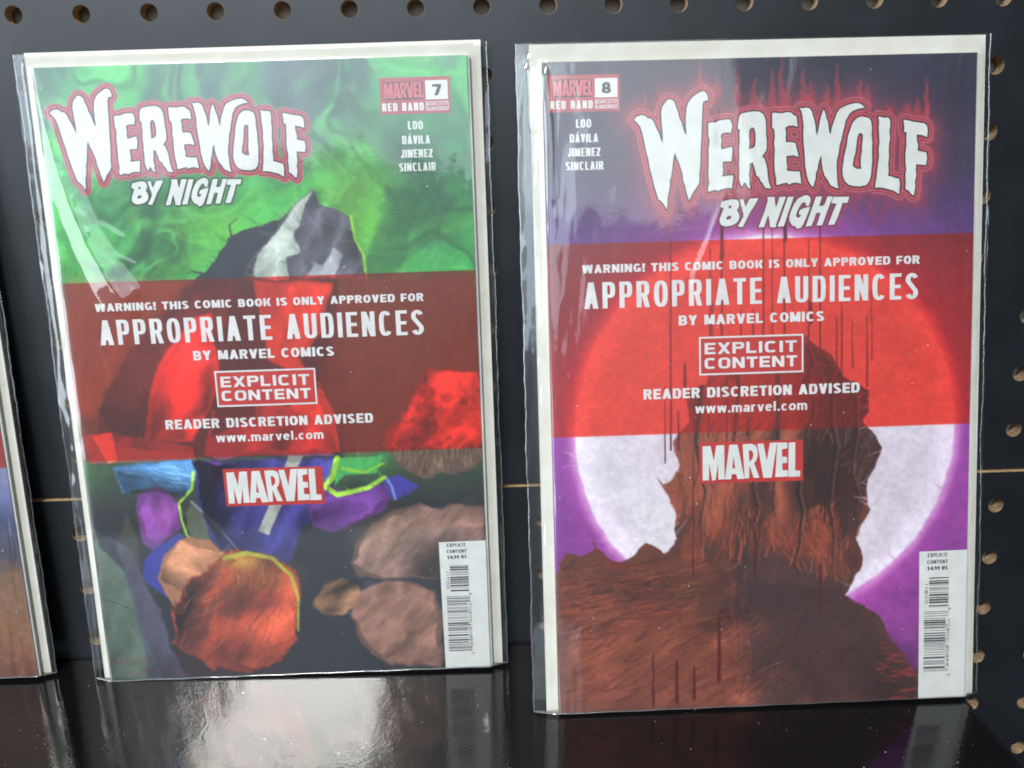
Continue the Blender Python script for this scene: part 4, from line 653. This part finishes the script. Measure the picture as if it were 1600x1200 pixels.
    for _ in range(110):
        i, j = rn.randrange(4, nv - 4), rn.randrange(4, nu - 4); r = rn.choice((.004, .005, .007, .010)); x, y, z = A2[i, j], B[i, j], w[i, j] - .004; t0 = rn.uniform(0, 3); b = len(vs); el = rn.uniform(.3, 1)
        for q in range(5): t = t0 + q * 1.2566; vs.append(loc3(x + r * math.cos(t), y + r * el * math.sin(t), z))
        fs.append(tuple(b + q for q in range(5)))
    o = link('dust', mesh('dust', vs, fs), M_dust, root); o['kind'] = 'stuff'
    rebase(root)
    return root

def warning_print(cover, dv, du=0.):
    T = lambda n, s, a, b, v, h, sx, sy, **k: text(n, s, a + du, b + du, v + dv, h, sx, sy, M_pale, cover, **k)
    T('warning_line', 'WARNING! THIS COMIC BOOK IS ONLY APPROVED FOR', .537, 5.782, 3.160, .126, .040, .027)
    T('headline', 'APPROPRIATE AUDIENCES', .556, 5.762, 3.705, .403, .076, .052, e=2.7, track=.30)
    T('warning_line', 'BY MARVEL COMICS', 2.016, 4.290, 4.002, .152, .046, .031)
    x0, x1, y0, y1, t = 2.329 + du, 3.963 + du, 4.192 + dv, 4.790 + dv, .026
    for q in (((x0, y0), (x1, y0), (x1, y0 + t), (x0, y0 + t)), ((x0, y1 - t), (x1, y1 - t), (x1, y1), (x0, y1)), ((x0, y0 + t), (x0 + t, y0 + t), (x0 + t, y1 - t), (x0, y1 - t)), ((x1 - t, y0 + t), (x1, y0 + t), (x1, y1 - t), (x1 - t, y1 - t))):
        lay_rect('box_rule', q, M_pale, cover, .004, 4)
    lay_rect('box_panel', ((x0 + t, y0 + t), (x1 - t, y0 + t), (x1 - t, y1 - t), (x0 + t, y1 - t)), M_red, cover, .0022)
    T('box_lettering', 'EXPLICIT', 2.415, 3.860, 4.464, .176, .052, .034, e=3.6)
    T('box_lettering', 'CONTENT', 2.412, 3.865, 4.692, .170, .052, .034, e=3.6)
    T('warning_line', 'READER DISCRETION ADVISED', 1.451, 4.853, 5.138, .158, .047, .032)
    T('web_address', 'www.marvel.com', 2.258, 4.021, 5.383, .152, .034, .026)
    b = [(2.313 + du, 5.846 + dv), (3.956 + du, 5.855 + dv), (3.96 + du, 6.508 + dv), (2.32 + du, 6.498 + dv)]
    lay_rect('logo_panel', b, M_red, cover, .0022)
    lay_polys('logo_lettering', place_logo(b), M_white, cover, .0045)
def place_logo(b):
    b = [np.array(p) for p in b]; f = lambda s, t: tuple((b[0] * (1 - s) + b[1] * s) * (1 - t) + (b[3] * (1 - s) + b[2] * s) * t)
    return [[[f(x, y) for x, y in c] for c in g] for g in LOGO]
def corner_print(cover, ou, ov, number):
    P = lambda x, y: (x + ou, y + ov)
    R4 = lambda x0, y0, x1, y1: (P(x0, y0), P(x1, y0), P(x1, y1), P(x0, y1))
    lay_rect('corner_panel', R4(.083, .195, 1.165, .738), M_rose, cover, .0018, 14)
    lay_rect('logo_panel', R4(.146, .258, .743, .522), M_dark, cover, .0028)
    b = R4(.135, .252, .775, .528); lay_polys('logo_lettering', place_logo(b), M_rose2, cover, .0052)
    lay_rect('number_panel', R4(.789, .250, 1.130, .532), M_white, cover, .0028)
    text('issue_number', number, .890 + ou, 1.032 + ou, .476 + ov, .168, .052, .036, M_dark, cover)
    text('corner_lettering', 'RED BAND', .112 + ou, .752 + ou, .690 + ov, .118, .027, .018, M_white, cover, e=3, track=.32)
    x0, y0, x1, y1, t = .787, .563, 1.134, .693, .010
    for q in (R4(x0, y0, x1, y0 + t), R4(x0, y1 - t, x1, y1), R4(x0, y0 + t, x0 + t, y1 - t), R4(x1 - t, y0 + t, x1, y1 - t)): lay_rect('box_rule', q, M_pale, cover, .004, 1)
    text('box_lettering', 'EXPLICIT', .806 + ou, 1.114 + ou, .622 + ov, .036, .010, .008, M_pale, cover)
    text('box_lettering', 'CONTENT', .806 + ou, 1.114 + ou, .677 + ov, .036, .010, .008, M_pale, cover)
    for s, a, b_, v in (('LOO', .492, .722, .972), ('DÁVILA', .392, .822, 1.190), ('JIMENEZ', .357, .855, 1.398), ('SINCLAIR', .320, .895, 1.602)):
        text('creator_name', s, a + ou, b_ + ou, v + ov, .126, .027, .019, M_white, cover, e=3, track=.2)
def barcode_print(cover, ou, ov, issue, top):
    lay_rect('barcode_panel', ((5.845 + ou, top), (PW - .006, top - .004), (PW - .006, PH - .004), (5.86 + ou, PH - .004)), M_white, cover, .0022)
    for s, a, b, v in (('EXPLICIT', 5.979, 6.300, 7.832), ('CONTENT', 5.973, 6.310, 7.943)): text('price_lettering', s, a + ou, b + ou, v + ov, .062, .014, .011, M_bar, cover)
    text('price_lettering', '$4.99 US', 5.977 + ou, 6.309 + ou, 8.047 + ov, .060, .020, .013, M_bar, cover)
    rs = random.Random(issue)
    def bars(u0, u1, v0, v1, guard=None):
        V2, F = [], []; v = v0
        while v < v1:
            t = rs.choice((.010, .010, .020, .030)); t = min(t, v1 - v); e = u1 + (guard - u1 if guard and (v < v0 + .09 or v > v1 - .09 or abs(v - (v0 + v1) / 2) < .02) else 0)
            b = len(V2); V2 += [(u0, v), (e, v), (e, v + t), (u0, v + t)]; F.append((b, b + 1, b + 2, b + 3)); v += t + rs.choice((.010, .012, .020, .030))
        lay('barcode', V2, F, M_bar, cover, .0045, 'stuff')
    bars(6.010 + ou, 6.327 + ou, 8.168 + ov, 8.661 + ov); bars(5.935 + ou, 6.287 + ou, 8.730 + ov, 9.756 + ov, 6.338 + ou)
    text('barcode_digits', issue, 5.940 + ou, 5.940 + .34 + ou, 8.60 + ov, .050, .009, .009, M_bar, cover, rot90=True)
    text('barcode_digits', '59606 20927', 6.300 + ou, 6.300 + .80 + ou, 9.66 + ov, .050, .009, .009, M_bar, cover, rot90=True)
    text('barcode_digits', '7', 6.320 + ou, 6.320 + .035 + ou, 9.82 + ov, .045, .009, .009, M_bar, cover, rot90=True)
    text('barcode_digits', '5', 6.320 + ou, 6.320 + .035 + ou, 8.71 + ov, .045, .009, .009, M_bar, cover, rot90=True)

def prints8(cover):
    for g in LOGO8: lay_polys('title_letter', [g], M_white, cover)
    for g in SUB8: lay_polys('subtitle_letter', [g], M_white, cover)
    corner_print(cover, 0, 0, '8'); warning_print(cover, 0); barcode_print(cover, 0, 0, '00811', 7.738)
def prints7(cover):
    for g in LOGO7: lay_polys('title_letter', [g], M_white, cover)
    for g in SUB7: lay_polys('subtitle_letter', [g], M_white, cover)
    corner_print(cover, 5.178, .108, '7'); warning_print(cover, .588, -.005); barcode_print(cover, -.02, .12, '00711', 7.862)
    text('signature', 'M. GIST', .14, .62, 9.90, .085, .012, .010, M_sig, cover, slant=.2)

book('clear-bagged comic book number 7 with green mist behind its title, leaning on the pegboard', POSE7, paint_mist, (-.12, -.225, 6.83, 10.183), (-.285, -.205, 6.925, 10.180), 301, .0,
     prints=prints7, creases=[([(.06, .02), (.16, .9), (.34, 1.9), (.58, 2.7), (.86, 3.3), (1.25, 3.95)], .10, (.40, .26)), ([(.75, 2.35), (1.15, 2.62)], .05, (.07, .16)), ([(.95, 2.85), (1.3, 3.05)], .05, (.06, .16)), ([(.55, 4.2), (.75, 5.0)], .05, (.08, .14))])
book('clear-bagged comic book number 8 with a pale full moon on its cover, leaning farthest out', POSE8, paint_moor, (-.18, -.280, 6.80, 10.175), (-.385, -.300, 6.880, 10.170), 401, .03,
     prints=prints8, creases=[([(2.75, 2.0), (2.5, 2.7), (2.2, 3.5)], .05, (.07, .16)), ([(2.2, 3.3), (2.5, 2.7)], .05, (.05, .14)), ([(.02, .02), (.10, 1.3), (.06, 2.3)], .10, (.05, .20)), ([(-.20, .0), (-.12, .5), (-.17, 1.1)], .10, (.05, .30)), ([(-.25, 1.6), (-.20, 2.6), (-.25, 3.9)], .05, (.05, .22)), ([(6.72, .0), (6.68, .8), (6.76, 1.8)], .07, (.03, .25)), ([(.30, 4.6), (.26, 6.2), (.34, 7.4)], .05, (.05, .12))])
POSE6 = list(POSE7); POSE6[3] -= 7.89; POSE6[0] = math.radians(-2.5); POSE6[5] = .03; POSE6[4] = .734
book('clear-bagged comic book cut off by the left edge of the picture', POSE6, paint_edge, (-.12, -.225, 6.80, 10.183), (-.285, -.205, 6.890, 10.180), 501, .0, u0=4.4)

# ---------------------------------------------------------------- pegboard
def pegboard(name, label, c0, c1, rows, x0, y0, top, bottom, wz, rad=.135, thick=.25):
    """Hardboard sheet with a real round hole on every inch; black face, raw fibre inside the holes and along the cut edges."""
    N = 16; V, Fb, Ff = [], [], []
    def vid(x, y, z): V.append(loc3(x, y, z)); return len(V) - 1
    sq = []
    for k in range(N):
        t = 2 * math.pi * k / N + math.pi / N; c, s_ = math.cos(t), math.sin(t); m = max(abs(c), abs(s_)); sq.append((c / m * .5, s_ / m * .5, c * rad, s_ * rad))
    ys = [y0 + r for r in rows]; ymin, ymax = ys[0] - .5, ys[-1] + .5
    rn = random.Random(5)
    corner = {3: 0}
    for y in ys:
        for c in range(c0, c1 + 1):
            x = x0 + c; jx, jy = rn.uniform(-.004, .004), rn.uniform(-.004, .004)
            o = [vid(x + a, y + b, wz) for a, b, _, _ in sq]; i0 = [vid(x + jx + p, y + jy + q, wz) for _, _, p, q in sq]
            i1 = [vid(x + jx + p * .97, y + jy + q * .97, wz + .012) for _, _, p, q in sq]; i2 = [vid(x + jx + p, y + jy + q, wz + thick) for _, _, p, q in sq]
            cn = [vid(x + a, y + b, wz) for a, b in ((.5, .5), (-.5, .5), (-.5, -.5), (.5, -.5))]
            for k in range(N):
                l = (k + 1) % N; Fb.append((o[k], o[l], i0[l], i0[k])); Ff.append((i0[k], i0[l], i1[l], i1[k])); Ff.append((i1[k], i1[l], i2[l], i2[k]))
                a, b = sq[k], sq[l]
                if abs(a[0] - b[0]) > 1e-6 and abs(a[1] - b[1]) > 1e-6:
                    q = cn[0] if a[0] + b[0] > 0 and a[1] + b[1] > 0 else cn[1] if a[0] + b[0] < 0 and a[1] + b[1] > 0 else cn[2] if a[0] + b[0] < 0 else cn[3]
                    Fb.append((o[k], q, o[l]))
    X0, X1 = x0 + c0 - .5, x0 + c1 + .5
    for a, b in ((top, ymin), (ymax, bottom)):
        if b > a: Fb.append((vid(X0, a, wz), vid(X1, a, wz), vid(X1, b, wz), vid(X0, b, wz)))
    for yy in (top, bottom): Ff.append((vid(X0, yy, wz), vid(X1, yy, wz), vid(X1, yy, wz + thick), vid(X0, yy, wz + thick)))
    Ff.append((vid(X0, top, wz + thick), vid(X0, bottom, wz + thick), vid(X0, bottom, wz), vid(X0, top, wz)))
    import bmesh
    me = bpy.data.meshes.new(name); me.from_pydata(V, [], Fb + Ff); me.materials.append(M_peg); me.materials.append(M_edge if 0 else M_fibre); me.materials.append(M_edge)
    nF = len(Fb); mi = [0] * nF + [1] * (len(Ff) - 3) + [2] * 3; me.polygons.foreach_set('material_index', mi)
    bm = bmesh.new(); bm.from_mesh(me); bm.normal_update()
    for f in bm.faces:
        if f.material_index == 0 and f.normal.y > 0: f.normal_flip()
    bm.to_mesh(me); bm.free()
    o = bpy.data.objects.new(name, me); COL.objects.link(o); o['label'] = label; o['category'] = 'pegboard'; return o
SEAM = CAM[9]
pegboard('pegboard', 'upper black pegboard sheet, above the pale seam', -6, 22, range(-5, 8), 0, 0, -5.5, SEAM - .045, 0)
pegboard('pegboard', 'lower black pegboard sheet, below the pale seam', -6, 22, range(0, 12), CAM[7], CAM[8], SEAM + .005, CAM[8] + 11.6, -.035)
wall = box('back_wall', -8, 25, -8, 24, .38, .7, M_back, None); wall['kind'] = 'structure'

# ---------------------------------------------------------------- shelf
sh = box('display_shelf', -9, 14.45, SHELF_Y, SHELF_Y + .22, -9.5, -.06, M_shelf, None, .02)
sh['label'] = 'glossy black acrylic shelf under the comic books, mirroring them'; sh['category'] = 'shelf'

rn = random.Random(77); vs, fs = [], []
for _ in range(260):
    x, z, r = rn.uniform(-2, 14.2), rn.uniform(-6.5, -.9), rn.choice((.004, .005, .007, .011)); t0 = rn.uniform(0, 3); b = len(vs); el = rn.uniform(.3, 1)
    for q in range(5): t = t0 - q * 1.2566; vs.append(loc3(x + r * math.cos(t), SHELF_Y - .004, z + r * el * math.sin(t)))
    fs.append(tuple(b + q for q in range(5)))
o = link('shelf_dust', mesh('shelf_dust', vs, fs), M_dust); o['kind'] = 'stuff'; o['label'] = 'fine pale dust specks scattered over the glossy black shelf'; o['category'] = 'dust'
